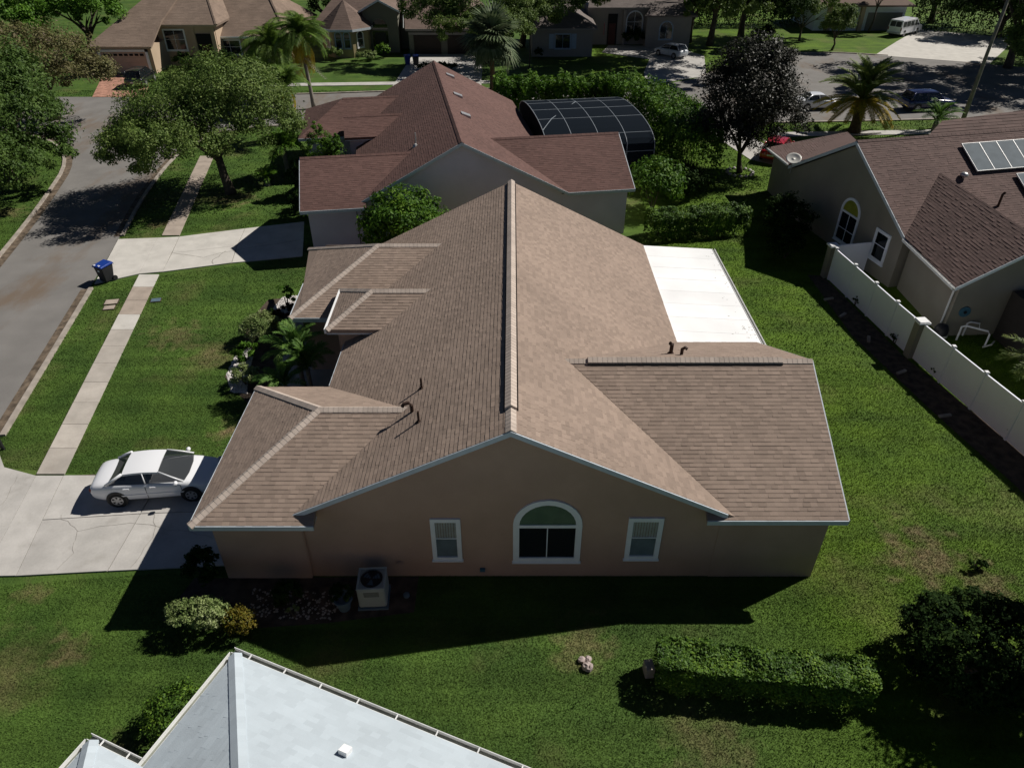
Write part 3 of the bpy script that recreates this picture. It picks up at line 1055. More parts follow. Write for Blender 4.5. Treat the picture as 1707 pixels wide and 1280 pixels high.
def walk(root, L0, L1, R0, R1, n, mt, mts=None):
    cells = [[lerp2(L0, L1, i / n), lerp2(R0, R1, i / n), lerp2(R0, R1, (i + 1) / n), lerp2(L0, L1, (i + 1) / n)] for i in range(n)]
    slabs(root, cells, mt, name='pavement_slab', mts=mts)
    NO_GRASS.append([L0, R0, R1, L1])


side = struct(sheet('sidewalk', [(-17.83, 20.1), (-16.85, 20.1), (-19.83, 36.4), (-20.88, 36.4)], .006, M['soil']))
walk(side, (-17.87, 20.05), (-20.92, 36.45), (-16.81, 20.05), (-19.8, 36.45), 11, M['walk'], {10: M['concrete_pale'], 9: M['concrete_brown'], 8: M['concrete_brown'], 7: M['concrete_pale'], 6: M['walk']})
side2 = struct(sheet('sidewalk', [(-21.7, 41.8), (-20.7, 41.8), (-23.7, 57), (-24.7, 57)], .006, M['soil']))
walk(side2, (-21.75, 41.75), (-24.75, 57), (-20.65, 41.75), (-23.65, 57), 10, M['concrete_brown'])
side3 = struct(sheet('sidewalk', [(-34, 79.0), (14, 81.9), (14, 83), (-34, 80.2)], .006, M['soil']))
walk(side3, (-34, 80.3), (14, 83.2), (-34, 79.0), (14, 81.9), 32, M['concrete'])
side4 = struct(sheet('sidewalk', [(22.2, 62.2), (40, 63.2), (40, 64.2), (22.2, 63.2)], .006, M['soil']))
walk(side4, (22.2, 63.3), (42, 64.4), (22.2, 62.1), (42, 63.2), 13, M['concrete'])

# driveway of the brown house
dr = struct(sheet('driveway', [(-17.0, 15.4), (-9.2, 15.75), (-9.2, 20.7), (-17.8, 19.9)], .006, M['soil']))
slabs(dr, [
    [(-19.35, 14.6), (-17.0, 15.22), (-17.83, 19.98), (-19.3, 20.45), (-20.5, 21.9)],
    [(-17.0, 15.22), (-15.95, 15.25), (-16.82, 19.98), (-17.83, 19.98)],
    [(-15.95, 15.25), (-13.1, 15.45), (-13.1, 18.0), (-16.4, 17.7)],
    [(-16.4, 17.7), (-13.1, 18.0), (-13.1, 20.55), (-15.4, 20.0), (-16.82, 19.98)],
    [(-13.1, 15.45), (-9.1, 15.7), (-9.1, 18.2), (-13.1, 18.0)],
    [(-13.1, 18.0), (-9.1, 18.2), (-9.1, 21.0), (-11.4, 20.9), (-13.1, 20.55)]], M['concrete'])
NO_GRASS.append([(-19.3, 14.6), (-9, 15.65), (-9, 21), (-11.4, 20.9), (-15.4, 20), (-19.3, 20.45), (-20.5, 21.9)])


def crack(parent, pts, w=.010, z=.0605, seed=1):
    rg = random.Random(seed)
    line = []
    for a, b in zip(pts[:-1], pts[1:]):
        for i in range(5):
            p = lerp2(a, b, i / 5)
            line.append((p[0] + rg.uniform(-.05, .05), p[1] + rg.uniform(-.05, .05)))
    line.append(pts[-1])
    strip('crack', line, w / 2, -w / 2, z, M['crack'], parent)


crack(dr, [(-15.9, 17.9), (-14.9, 17.2), (-13.2, 17.6), (-11.5, 17.2)], seed=2)
crack(dr, [(-14.9, 17.2), (-14.6, 16.2), (-14.75, 15.5)], seed=3)
crack(dr, [(-12.6, 18.1), (-12.2, 16.9), (-12.4, 15.6)], seed=4)
crack(dr, [(-11.5, 17.2), (-10.2, 16.9), (-9.2, 17.2)], seed=5)
crack(dr, [(-18.9, 16.5), (-18.2, 18.5), (-18.5, 19.9)], seed=6)
# driveway of the red-roofed house
dr2 = struct(sheet('driveway', [(-20.8, 36.8), (-12.4, 38.9), (-13.8, 43.7), (-21.6, 41.2)], .006, M['soil']))
slabs(dr2, [
    [(-22.9, 35.3), (-20.95, 36.5), (-21.85, 41.4), (-24.2, 41.2)],
    [(-20.95, 36.5), (-19.75, 36.75), (-20.6, 41.55), (-21.85, 41.4)],
    [(-19.75, 36.75), (-16.2, 37.9), (-16.6, 40.2), (-20.15, 39.2)],
    [(-20.15, 39.2), (-16.6, 40.2), (-16.9, 42.8), (-20.6, 41.55)],
    [(-16.2, 37.9), (-12.3, 38.8), (-12.8, 41.2), (-16.6, 40.2)],
    [(-16.6, 40.2), (-12.8, 41.2), (-13.4, 43.9), (-16.9, 42.8)]], M['concrete_pale'])
NO_GRASS.append([(-22.9, 35.3), (-12.3, 38.8), (-13.4, 43.9), (-24.2, 41.2)])
crack(dr2, [(-20, 39.2), (-18, 38.6), (-17, 39.4), (-14.5, 40.4), (-13, 41)], .028, .061, 7)
crack(dr2, [(-17, 39.4), (-17.4, 38.3), (-17.2, 37.7)], .035, .061, 8)
# brick paver driveway of the far left house
dr3 = struct(sheet('driveway', [(-45.4, 85.0), (-40.2, 85.0), (-36.6, 75.4), (-42.0, 75.3)], .03, M['brick'], thick=.03))
NO_GRASS.append([(-45.4, 85.0), (-40.2, 85.0), (-36.6, 75.4), (-42.0, 75.3)])
pm = MB()
for j in range(34):
    for i in range(20):
        a = lerp2((-45.4, 85.0), (-42.0, 75.3), (j + .04) / 34); b = lerp2((-40.2, 85.0), (-36.6, 75.4), (j + .04) / 34)
        c = lerp2((-45.4, 85.0), (-42.0, 75.3), (j + .96) / 34); d = lerp2((-40.2, 85.0), (-36.6, 75.4), (j + .96) / 34)
        o = .5 * (j % 2)
        if i + o + .96 > 20: continue
        q = [lerp2(a, b, (i + o + .04) / 20), lerp2(a, b, (i + o + .96) / 20), lerp2(c, d, (i + o + .96) / 20), lerp2(c, d, (i + o + .04) / 20)]
        pm.prism([(x, y, .045) for x, y in q], (0, 0, -.02))
pm.build('paver_bricks', M['brick'], dr3, kind='stuff')
# driveways of the houses across the street
dr4 = struct(sheet('driveway', [(14.2, 80.1), (21.5, 84.5), (23.5, 95), (20.5, 101), (12.5, 101.5), (11.2, 97), (16.5, 93.0), (14.8, 86)], .03, M['concrete'], thick=.026))
dr5 = struct(sheet('driveway', [(44.5, 95.3), (56, 90.5), (68, 106), (58, 113), (51, 104)], .03, M['concrete_pale'], thick=.026))
dr6 = struct(sheet('driveway', [(-12.6, 78), (-3.2, 78.6), (-3.6, 96), (-12.2, 96)], .03, M['concrete'], thick=.026))
dr7 = struct(sheet('driveway', [(18.7, 56.2), (20.6, 54.6), (22.6, 56.2), (20.6, 61), (19.6, 66.6), (16.4, 66.7), (17.6, 61)], .03, M['concrete'], thick=.026))
NO_GRASS += [[(14.2, 80.1), (21.5, 84.5), (23.5, 95), (20.5, 101), (12.5, 101.5), (11.2, 97), (16.5, 93.0), (14.8, 86)], [(18.7, 56.2), (20.6, 54.6), (22.6, 56.2), (20.6, 61), (19.6, 66.6), (16.4, 66.7), (17.6, 61)]]

# ================================================================ THE BROWN HOUSE
house = thing('house', 'brown shingled tan stucco house in the middle with long ridge and white patio roof', 'house', (0, 15.29, 0), world=True)
ZM = lambda x: 6.25 - .4914 * abs(x)
rf = Roof(house, M['roof_brown'], .14, (.19, .21, .24), (.011, .013, .017), .15, single=300, seed=3, view=dist_cam)
rf.plane([(-.03, 15.0, 6.25), (-.03, 34.0, 6.25), (-6.76, 34.0, 2.943), (-6.76, 15.0, 2.943)])
rf.plane([(-.03, 15.0, 6.25), (6.68, 15.0, 2.943), (6.68, 34.0, 2.943), (-.03, 34.0, 6.25)])
# garage wing
rf.plane([(-9.42, 14.68, 2.95), (-6.73, 14.68, 2.95), (-3.36, 18.14, 4.6), (-6.12, 18.14, 4.6)], [(-6.73, 14.68, 2.95), (-5.79, 14.68, 2.95), (-5.79, 15.27, 3.231), (-6.15, 15.27, 3.231)])
rf.plane([(-9.42, 14.68, 2.95), (-6.12, 18.14, 4.6), (-9.42, 21.6, 2.95)])
rf.plane([(-9.42, 21.6, 2.95), (-6.12, 18.14, 4.6), (-3.36, 18.14, 4.6), (-6.72, 21.6, 2.95)])
# rear bedroom wing
rf.plane([(6.68, 14.9, 2.95), (9.9, 14.9, 2.95), (9.9, 19.8, 5.34), (1.84, 19.8, 5.34)], [(5.75, 14.9, 2.95), (6.68, 14.9, 2.95), (6.32, 15.27, 3.13), (5.75, 15.27, 3.13)])
rf.plane([(1.84, 19.8, 5.34), (9.9, 19.8, 5.34), (9.9, 24.7, 2.95), (6.68, 24.7, 2.95)])
# front wing and raised entry roof
rf.plane([(-9.5, 26.65, 2.95), (-6.72, 26.65, 2.95), (-3.26, 30.3, 4.65), (-6.1, 30.3, 4.65)])
rf.plane([(-9.5, 26.65, 2.95), (-6.1, 30.3, 4.65), (-10.6, 34.75, 2.4), (-9.7, 30.0, 2.85)])
rf.plane([(-6.1, 30.3, 4.65), (-3.26, 30.3, 4.65), (-6.72, 33.95, 2.95), (-9.5, 33.95, 2.95)])
rf.plane([(-7.35, 24.4, 3.72), (-5.13, 24.4, 3.72), (-3.36, 26.05, 4.6), (-5.7, 26.05, 4.6)])
rf.plane([(-7.35, 24.4, 3.72), (-5.7, 26.05, 4.6), (-7.4, 27.75, 3.72)])
rf.plane([(-5.7, 26.05, 4.6), (-3.36, 26.05, 4.6), (-5.13, 27.75, 3.72), (-7.4, 27.75, 3.72)])
rf.finish()
DL, DR = (-1, 0, -.4914), (1, 0, -.4914)
CB = M['cap_brown']
caps(house, (-.03, 14.99, 6.25), (-.03, 16.0, 6.25), DL, DR, CB, .17, .17)
caps(house, (-.03, 16.0, 6.25), (-.03, 34.0, 6.25), DL, DR, CB, .19, .17, .035, .075)
for s in (-1, 1):
    MB().fbox((-.03 + s * .20, 16.0, 6.25 - .1), (s * .012, 0, 0), (0, 17.9, 0), (0, 0, .075)).build('ridge_vent_side', M['black'], house)
caps(house, (-9.42, 14.68, 2.96), (-6.12, 18.14, 4.61), (0, -1, -.477), (-1, 0, -.5), CB, .16, .16)
caps(house, (-9.42, 21.6, 2.96), (-6.12, 18.14, 4.61), (0, 1, -.477), (-1, 0, -.5), CB, .16, .16)
caps(house, (-6.12, 18.14, 4.61), (-3.30, 18.14, 4.61), (0, -1, -.477), (0, 1, -.477), CB, .16, .16)
F1, F2 = (0, -1, -.488), (0, 1, -.488)
caps(house, (1.75, 19.8, 5.35), (2.5, 19.8, 5.35), F1, F2, CB, .16, .16)
caps(house, (2.5, 19.8, 5.34), (8.9, 19.8, 5.34), F1, F2, CB, .18, .16, .035, .07)
caps(house, (8.9, 19.8, 5.35), (9.9, 19.8, 5.35), F1, F2, CB, .16, .16)
MB().fbox((2.5, 19.62, 5.235), (6.4, 0, 0), (0, -.012, 0), (0, 0, .075)).build('ridge_vent_side', M['black'], house)
caps(house, (-9.5, 26.65, 2.96), (-6.1, 30.3, 4.66), (0, -1, -.46), (-1, 0, -.5), CB, .17, .18)
caps(house, (-10.6, 34.75, 2.41), (-6.1, 30.3, 4.66), (0, 1, -.46), (-1, 0, -.5), CB, .15, .18)
caps(house, (-6.1, 30.3, 4.66), (-3.2, 30.3, 4.66), (0, -1, -.46), (0, 1, -.46), CB, .17, .18)
caps(house, (-7.35, 24.4, 3.73), (-5.7, 26.05, 4.61), (0, -1, -.53), (-1, 0, -.53), CB, .16, .17)
caps(house, (-7.4, 27.75, 3.73), (-5.7, 26.05, 4.61), (0, 1, -.53), (-1, 0, -.53), CB, .16, .17)
caps(house, (-5.7, 26.05, 4.61), (-3.3, 26.05, 4.61), (0, -1, -.53), (0, 1, -.53), CB, .17, .17)
# walls
def gable(name, pts, y0, y1, mt, parent):
    return MB().prism([(x, y0, z) for x, z in pts], (0, y1 - y0, 0)).build(name, mt, parent)
gable('wall', [(-6.4, 0), (6.3, 0), (6.3, 2.98), (-.03, 6.07), (-6.4, 2.93)], 15.29, 33.7, M['stucco'], house)
MB().box(-9.1, 15.2, 0, -6.4, 21.2, 2.78).build('wall', M['stucco'], house)
MB().box(6.3, 15.27, 0, 9.6, 24.3, 2.78).build('wall', M['stucco'], house)
MB().prism([(9.3, 15.3, 2.7), (9.3, 24.3, 2.7), (9.3, 19.8, 5.1)], (.3, 0, 0)).build('gable_wall', M['stucco'], house)
MB().box(-9.1, 27.05, 0, -6.4, 33.6, 2.72).build('wall', M['stucco'], house)
MB().box(-7.0, 24.75, 0, -5.0, 27.4, 3.5).build('entry_wall', M['stucco'], house)
MB().box(-9.16, 15.6, .0, -9.1, 20.6, 2.2).build('garage_door', M['trim'], house)
MB().box(-9.30, 15.02, 2.48, -8.82, 15.19, 2.80).build('corner_trim', M['fascia'], house)
# eave soffits (underside boards) and fascias
cen = (0, 20, 0)
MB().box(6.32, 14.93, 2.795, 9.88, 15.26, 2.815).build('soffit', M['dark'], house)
MB().box(-9.38, 14.72, 2.795, -5.82, 15.19, 2.815).build('soffit', M['trim'], house)
fascia(house, (-.03, 15.0, 6.25), (-6.5, 15.0, 3.07), cen, h=.17)
fascia(house, (6.35, 15.0, 3.105), (-.03, 15.0, 6.25), cen, h=.17)
fascia(house, (-9.42, 14.68, 2.95), (-5.79, 14.68, 2.95), cen, h=.165)
fascia(house, (5.75, 14.9, 2.95), (9.9, 14.9, 2.95), cen, h=.165)
fascia(house, (9.9, 14.9, 2.95), (9.9, 19.8, 5.34), cen, h=.165)
fascia(house, (9.9, 19.8, 5.34), (9.9, 24.7, 2.95), cen, h=.165)
fascia(house, (-9.42, 14.68, 2.95), (-9.42, 21.6, 2.95), cen, h=.165)
fascia(house, (-9.5, 26.65, 2.95), (-6.76, 26.65, 2.95), (0, 30, 0), h=.2)
fascia(house, (-9.5, 26.65, 2.95), (-9.7, 30.0, 2.85), (0, 30, 0), h=.2)
fascia(house, (-7.35, 24.4, 3.72), (-5.16, 24.4, 3.72), cen, h=.22, t=.06)
fascia(house, (-7.35, 24.4, 3.74), (-7.4, 27.75, 3.74), cen, M['white'], h=.2, t=.09, out=.0)
fascia(house, (-6.76, 21.7, 2.94), (-6.76, 24.6, 2.94), cen, h=.17)
# windows on the gable wall
window(house, (-2.48, 15.29, .82), (1, 0, 0), .92, 1.82, .14, ('h',), blind='half', glass='glass', backing='backing')
window(house, (3.52, 15.29, .86), (1, 0, 0), 1.06, 1.82, .15, ('h',), blind='half', glass='glass', backing='backing')
window(house, (.03, 15.29, .74), (1, 0, 0), 2.10, 2.68, .19, ('v', 'mid'), arch=1, glass='glass', lower=1.52, arch_fill='blind_green', sashw=.03, backing='dark')  # dark backing stands for the unlit room inside
# small things fixed to walls and roof
for (x, y, z), hgt in (((-2.93, 18.92, 4.81), .42), ((-2.83, 17.12, 4.86), .42)):
    MB().tube([(x, y, z - .1), (x, y, z + hgt)], .038, 8).lathe([(.13, z - .03), (.06, z + .06)], 8, (x, y, 0)).build('vent_pipe', M['rust'], house)
MB().tube([(-3.12, 17.8, 4.6), (-3.12, 17.8, 5.0), (-3.2, 17.78, 5.1), (-3.34, 17.76, 5.08), (-3.40, 17.75, 4.98)], .06, 8).build('gooseneck_vent', M['rust'], house)
MB().tube([(5.6, 21.3, 4.5), (5.6, 21.3, 5.02), (5.52, 21.25, 5.08)], .07, 8).lathe([(.14, 4.6), (.07, 4.7)], 8, (5.6, 21.3, 0)).build('vent_pipe', M['rust'], house)
MB().tube([(5.9, 21.0, 4.6), (5.9, 21.0, 5.0), (5.98, 20.95, 5.10), (6.05, 20.92, 5.05)], .06, 8).build('gooseneck_vent', M['rust'], house)
sl = MB().lathe([(.0, 2.60), (.05, 2.61), (.06, 2.68), (.03, 2.72)], 8, (-7.35, 15.08, 0)).build('security_light', M['white'], house)
MB().tube([(-6.38, 15.24, 2.7), (-6.38, 15.24, .1)], .03, 6).build('conduit', M['stucco'], house)
MB().box(-1.02, 15.2, .30, -.86, 15.27, .42).build('wall_outlet_cover', M['hose'], house)
MB().lathe([(.11, 15.21), (.11, 15.24), (.13, 15.24), (.13, 15.26)], 14, (-3.55, 0, .62), axis='y').build('hose_bib', M['stucco'], house)
# white insulated patio roof
pr_ = MB().box(6.72, 25.2, 2.30, 6.84, 34.35, 2.55)
pr_.box(10.15, 25.2, 2.16, 10.27, 34.35, 2.36)
for y in (25.3, 28.3, 31.3, 34.25):
    pr_.box(10.1, y, 0, 10.2, y + .08, 2.2)
pc = pr_.build('patio_cover', M['white'], house)
y = 24.75
widths = [1.2] * 8
for i in range(8):
    MB().prism([(6.70, y + .001, 2.765), (10.33, y + .001, 2.56), (10.33, y + 1.199, 2.56), (6.70, y + 1.199, 2.765)], (0, 0, -.07)).build('roof_panel', M['patio'], pc)
    if i < 7: MB().prism([(6.70, y + 1.17, 2.771), (10.33, y + 1.17, 2.566), (10.33, y + 1.23, 2.566), (6.70, y + 1.23, 2.771)], (0, 0, -.005)).build('panel_seam', M['patio'], pc)
    y += 1.2
MB().box(10.34, 24.75, 2.44, 10.36, 34.35, 2.58).box(10.46, 24.75, 2.44, 10.48, 34.35, 2.585).box(10.36, 24.75, 2.44, 10.46, 34.35, 2.455).build('gutter', M['gutter'], pc)
MB().box(10.362, 24.8, 2.456, 10.458, 34.3, 2.50).build('gutter_channel', M['gutter_in'], pc)
rg = random.Random(5)
st = MB()
for i in range(60):                                     # mildew flecks near the gutter end
    xx = 10.3 - abs(rg.gauss(0, .35)); yy = rg.choice([rg.uniform(24.9, 27), rg.uniform(24.9, 34)]); r = rg.uniform(.008, .028)
    zz = 2.765 - (xx - 6.7) * .0565 + .004
    st.poly(*[(xx + r * math.cos(a) * rg.uniform(.6, 2.6), yy + r * math.sin(a), zz) for a in [k * 1.05 for k in range(6)]])
st.build('mildew_flecks', M['dirtspot'], pc, kind='stuff')

# ================================================================ THE RED-ROOFED HOUSE
red = thing('house', 'house with the maroon shingle roof and a screened pool behind the brown house', 'house', (-2.8, 40.3, 0), math.atan2(.16, .987))
rr = Roof(red, M['roof_red'], .15, (.24, .28, .32), (.008, .010, .015), .15, seed=5)
k = .52
zr = lambda u: 6.2 - k * abs(u)
rr.plane([(0, 0, 6.2), (0, 21.2, 6.2), (-6.3, 21.2, zr(6.3)), (-6.3, 0, zr(6.3))])
rr.plane([(0, 0, 6.2), (6.3, 0, zr(6.3)), (6.3, 21.2, zr(6.3)), (0, 21.2, 6.2)])
rr.plane([(-9.25, -.44, 2.95), (-6.25, -.44, 2.95), (-2.79, 3.3, 4.75), (-9.25, 3.3, 4.75)], [(-6.25, -.44, 2.95), (-5.6, -.44, 2.95), (-5.6, .0, 3.16), (-5.85, .0, 3.16)])
rr.plane([(-9.25, 3.3, 4.75), (-2.79, 3.3, 4.75), (-6.25, 7.04, 2.95), (-9.25, 7.04, 2.95)])
rr.plane([(6.25, .0, 2.95), (10.3, .0, 2.95), (10.3, 4.2, 5.05), (2.21, 4.2, 5.05)])
rr.plane([(2.21, 4.2, 5.05), (10.3, 4.2, 5.05), (10.3, 8.4, 2.95), (6.25, 8.4, 2.95)])
rr.plane([(-10.4, 13.3, 2.95), (-6.25, 13.3, 2.95), (-3.08, 17.3, 4.6), (-7.2, 17.3, 4.6)])
rr.plane([(-10.4, 13.3, 2.95), (-7.2, 17.3, 4.6), (-10.4, 21.3, 2.95)])
rr.plane([(-7.2, 17.3, 4.6), (-3.08, 17.3, 4.6), (-6.25, 21.3, 2.95), (-10.4, 21.3, 2.95)])
rr.plane([(-7.0, 10.4, 3.7), (-4.81, 10.4, 3.7), (-2.98, 12.2, 4.65), (-7.0, 12.2, 4.65)])
rr.plane([(-7.0, 12.2, 4.65), (-2.98, 12.2, 4.65), (-4.81, 14.0, 3.7), (-7.0, 14.0, 3.7)])
rr.finish()
CR = M['roof_red']
caps(red, (0, -.02, 6.2), (0, 21.2, 6.2), (-1, 0, -k), (1, 0, -k), CR, .17, .3, .04)
caps(red, (-9.25, 3.3, 4.76), (-2.75, 3.3, 4.76), (0, -1, -.48), (0, 1, -.48), CR, .16, .3, .03)
caps(red, (2.2, 4.2, 5.06), (10.3, 4.2, 5.06), (0, -1, -.5), (0, 1, -.5), CR, .16, .3, .03)
caps(red, (-7.2, 17.3, 4.61), (-3.0, 17.3, 4.61), (0, -1, -.42), (0, 1, -.42), CR, .16, .3, .03)
caps(red, (-7, 12.2, 4.66), (-2.9, 12.2, 4.66), (0, -1, -.52), (0, 1, -.52), CR, .16, .3, .03)
gable('wall', [(-5.9, 0), (5.9, 0), (5.9, 2.96), (0, 6.03), (-5.9, 2.96)], .3, 20.9, M['stucco_pink'], red)
MB().box(-8.9, 0, 0, -5.9, 6.6, 2.78).build('wall', M['stucco_pink'], red)
MB().prism([(-8.9, .1, 2.7), (-8.9, 6.6, 2.7), (-8.9, 3.3, 4.5)], (.3, 0, 0)).build('gable_wall', M['stucco_pink'], red)
MB().box(5.9, .28, 0, 9.95, 8.0, 2.78).build('wall', M['stucco_pink'], red)
MB().prism([(9.65, .35, 2.7), (9.65, 8.0, 2.7), (9.65, 4.2, 4.85)], (.3, 0, 0)).build('gable_wall', M['stucco_pink'], red)
MB().box(-9.9, 13.8, 0, -5.9, 20.8, 2.78).build('wall', M['stucco_pink'], red)
MB().box(-6.7, 10.8, 0, -5.0, 13.7, 3.5).build('entry_wall', M['stucco_pink'], red)
MB().box(-8.94, 1.0, 0, -8.9, 5.8, 2.2).build('garage_door', M['trim'], red)
MB().box(-6.2, -.03, .1, -6.16, .0, 2.76).build('wall_joint', M['black'], red)
rc = (0, 10, 0)
fascia(red, (0, 0, 6.2), (-6.0, 0, zr(6.0)), rc, h=.18); fascia(red, (6.3, 0, zr(6.3)), (0, 0, 6.2), rc, h=.18)
fascia(red, (-9.25, -.44, 2.95), (-5.6, -.44, 2.95), rc, h=.17); fascia(red, (-9.25, -.44, 2.95), (-9.25, 3.3, 4.75), rc, h=.17)
fascia(red, (6.25, 0, 2.95), (10.3, 0, 2.95), rc, h=.17); fascia(red, (10.3, 0, 2.95), (10.3, 4.2, 5.05), rc, h=.17)
fascia(red, (-7.0, 10.4, 3.7), (-4.85, 10.4, 3.7), rc, h=.2); fascia(red, (-10.4, 13.3, 2.95), (-6.3, 13.3, 2.95), (0, 17, 0), h=.18)
for v in (18.15, 12.25, 7.2):
    q = MB()
    q.prism([(.72, v - .28, zr(.72) + .02), (1.3, v - .28, zr(1.3) + .02), (1.3, v - .28, zr(1.3) + .17), (.72, v - .28, zr(.72) + .10)], (0, .56, 0))
    q.build('roof_vent', M['metal'], red)
MB().tube([(-2.4, 3.96, 4.8), (-2.4, 3.96, 5.7)], .04, 6).lathe([(.2, 4.85), (.1, 5.05), (.0, 5.1)], 8, (-2.45, 3.9, 0)).build('vent_pipe', M['metal'], red)
window(red, (-5.2, .3, 1.0), (1, 0, 0), .95, 1.6, .12, ('h',), glass='glass')
window(red, (2.2, .3, 1.0), (1, 0, 0), 1.1, 1.6, .12, ('h',), glass='glass')

# screened pool cage, an arched enclosure: its own thing against the house
cage = thing('pool_enclosure', 'arched dark screen pool enclosure behind the maroon roof', 'pool enclosure', (-2.8, 40.3, 0), math.atan2(.16, .987))
hoop = []
for i in range(17):
    t = i / 16
    hoop.append((8.2 + 11.3 * (1 - math.cos(math.pi * t)) / 2, 2.5 + 1.55 * math.sin(math.pi * t) ** .7 if 0 < t < 1 else 2.5))
us = [6.6, 8.5, 10.4, 12.3, 14.3]
for u in us:
    MB().tube([(u, 8.2, 0)] + [(u, a, b) for a, b in hoop] + [(u, 19.5, 0)], .032, 5).build('hoop', M['screen_frame'], cage, smooth=True)
for i in (0, 3, 6, 8, 10, 13, 16):
    MB().tube([(us[0], *hoop[i]), (us[-1], *hoop[i])], .024, 5).build('purlin', M['screen_frame'], cage)
MB().tube([(6.6, hoop[4][0], hoop[4][1] + .02), (7.6, hoop[6][0], hoop[6][1] + .02), (10.4, hoop[10][0], hoop[10][1] + .02)], .03, 5).build('brace', M['screen_frame'], cage)
bands = [(0, 3), (3, 6), (6, 8), (8, 10), (10, 13), (13, 16)]
for a in range(4):
    for i0, i1 in bands:
        q = MB()
        for i in range(i0, i1):
            q.poly((us[a] + .03, *hoop[i]), (us[a + 1] - .03, *hoop[i]), (us[a + 1] - .03, *hoop[i + 1]), (us[a] + .03, *hoop[i + 1]))
        q.build('screen_panel', M['screen'], cage)
    for v in (8.2, 19.5):
        MB().poly((us[a] + .03, v, .1), (us[a + 1] - .03, v, .1), (us[a + 1] - .03, v, 2.48), (us[a] + .03, v, 2.48)).build('screen_panel', M['screen'], cage)
for u in (us[0], us[-1]):
    MB().poly((u, 8.25, .1), (u, 19.45, .1), *[(u, a, b - .03) for a, b in hoop[::-1]]).build('screen_panel', M['screen'], cage)
struct(sheet('pool_deck', [(3.2, 50), (9.2, 51), (7.2, 63.5), (1.0, 62.5)], .01, M['concrete']))
struct(sheet('pool_water', [(4.2, 53), (7.6, 53.6), (6.4, 60), (3.0, 59.5)], .016, M['hose']))
NO_GRASS.append([(-12, 40), (11, 42), (8, 64), (-14, 62)])
NO_GRASS.append([(-6.4, 15.3), (9.6, 15.3), (9.6, 24.3), (6.3, 24.3), (6.3, 33.7), (-9, 33.7), (-9, 27), (-6.4, 27), (-6.4, 21.2), (-9.1, 21.2), (-9.1, 15.2)])

# ================================================================ THE OLIVE HOUSE ON THE EAST SIDE
oh = thing('house', 'olive grey house with plum roof, solar panels and an arched window on the right', 'house', (19.3, 40.4, 0), math.atan2(.213, .977))
oi_ = Matrix.Rotation(-math.atan2(.213, .977), 3, 'Z')
def OL(x, y, z):
    v = oi_ @ Vector((x - 19.3, y - 40.4, 0)); return (v.x, v.y, z)
ro = Roof(oh, M['roof_plum'], .15, (.24, .28, .32), (.008, .012, .02), .15, seed=9)
ko = .565
zo = lambda v: 6.25 - ko * abs(v)
e0 = OL(20.38, 34.75, 2.95); e1 = OL(20.33, 29.4, 2.95); g0 = OL(23.55, 38.95, 4.97); g1 = OL(23.78, 29.66, 4.97)
def on_main(p): return (p[0], p[1], zo(p[1]))
ro.plane([(-.15, 0, 6.25), (-.15, -5.85, zo(5.85)), (16, -5.85, zo(5.85)), (16, 0, 6.25)])
ro.plane([(-.15, 0, 6.25), (16, 0, 6.25), (16, 5.85, zo(5.85)), (-.15, 5.85, zo(5.85))])
V_ = lambda t: Vector(t)
# wing: two slopes about ridge g0-g1
sl_ = ((V_(g1) - V_(e1)))
ro.plane([e1, g1, g0, (e0[0] - .0, e0[1], 2.95)], name='roof')
f1 = OL(27.2, 29.95, 2.95); f0 = OL(26.8, 35.6, 2.95)
ro.plane([g1, f1, f0, g0])
# low rear roof
b1 = OL(17.95, 46.3, 3.02); b2 = OL(17.69, 50.0, 2.9); b3 = OL(22.91, 50.02, 3.95); b4 = OL(22.6, 46.9, 4.0)
ro.plane([(b1[0], b1[1], 3.0), b2, b3, (b4[0], b4[1], 4.05)])
ro.finish()
caps(oh, (-.15, 0, 6.26), (16, 0, 6.26), (0, -1, -ko), (0, 1, -ko), M['roof_plum'], .16, .3, .035)
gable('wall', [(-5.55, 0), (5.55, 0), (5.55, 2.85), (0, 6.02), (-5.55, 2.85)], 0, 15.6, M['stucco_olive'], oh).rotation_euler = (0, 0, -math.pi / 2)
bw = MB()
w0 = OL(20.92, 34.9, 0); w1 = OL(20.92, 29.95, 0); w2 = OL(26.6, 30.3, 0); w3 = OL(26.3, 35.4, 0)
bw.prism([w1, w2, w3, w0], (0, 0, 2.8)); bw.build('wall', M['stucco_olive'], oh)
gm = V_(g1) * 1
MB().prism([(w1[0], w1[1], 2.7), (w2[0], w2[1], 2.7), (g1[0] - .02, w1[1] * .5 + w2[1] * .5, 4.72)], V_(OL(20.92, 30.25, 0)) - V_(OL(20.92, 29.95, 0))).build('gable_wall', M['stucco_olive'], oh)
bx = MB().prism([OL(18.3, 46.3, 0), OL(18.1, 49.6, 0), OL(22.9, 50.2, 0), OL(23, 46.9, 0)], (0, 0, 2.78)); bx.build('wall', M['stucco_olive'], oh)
ocn = (8, 0, 0)
fascia(oh, (-.15, 0, 6.25), (-.15, -5.85, zo(5.85)), ocn, h=.2); fascia(oh, (-.15, 5.85, zo(5.85)), (-.15, 0, 6.25), ocn, h=.2)
fascia(oh, e1, g1, V_(e0) + V_((3, 0, 0)), h=.17, mt=M['trim']); fascia(oh, g1, f1, V_(e0) + V_((3, 0, 0)), h=.17, mt=M['trim'])
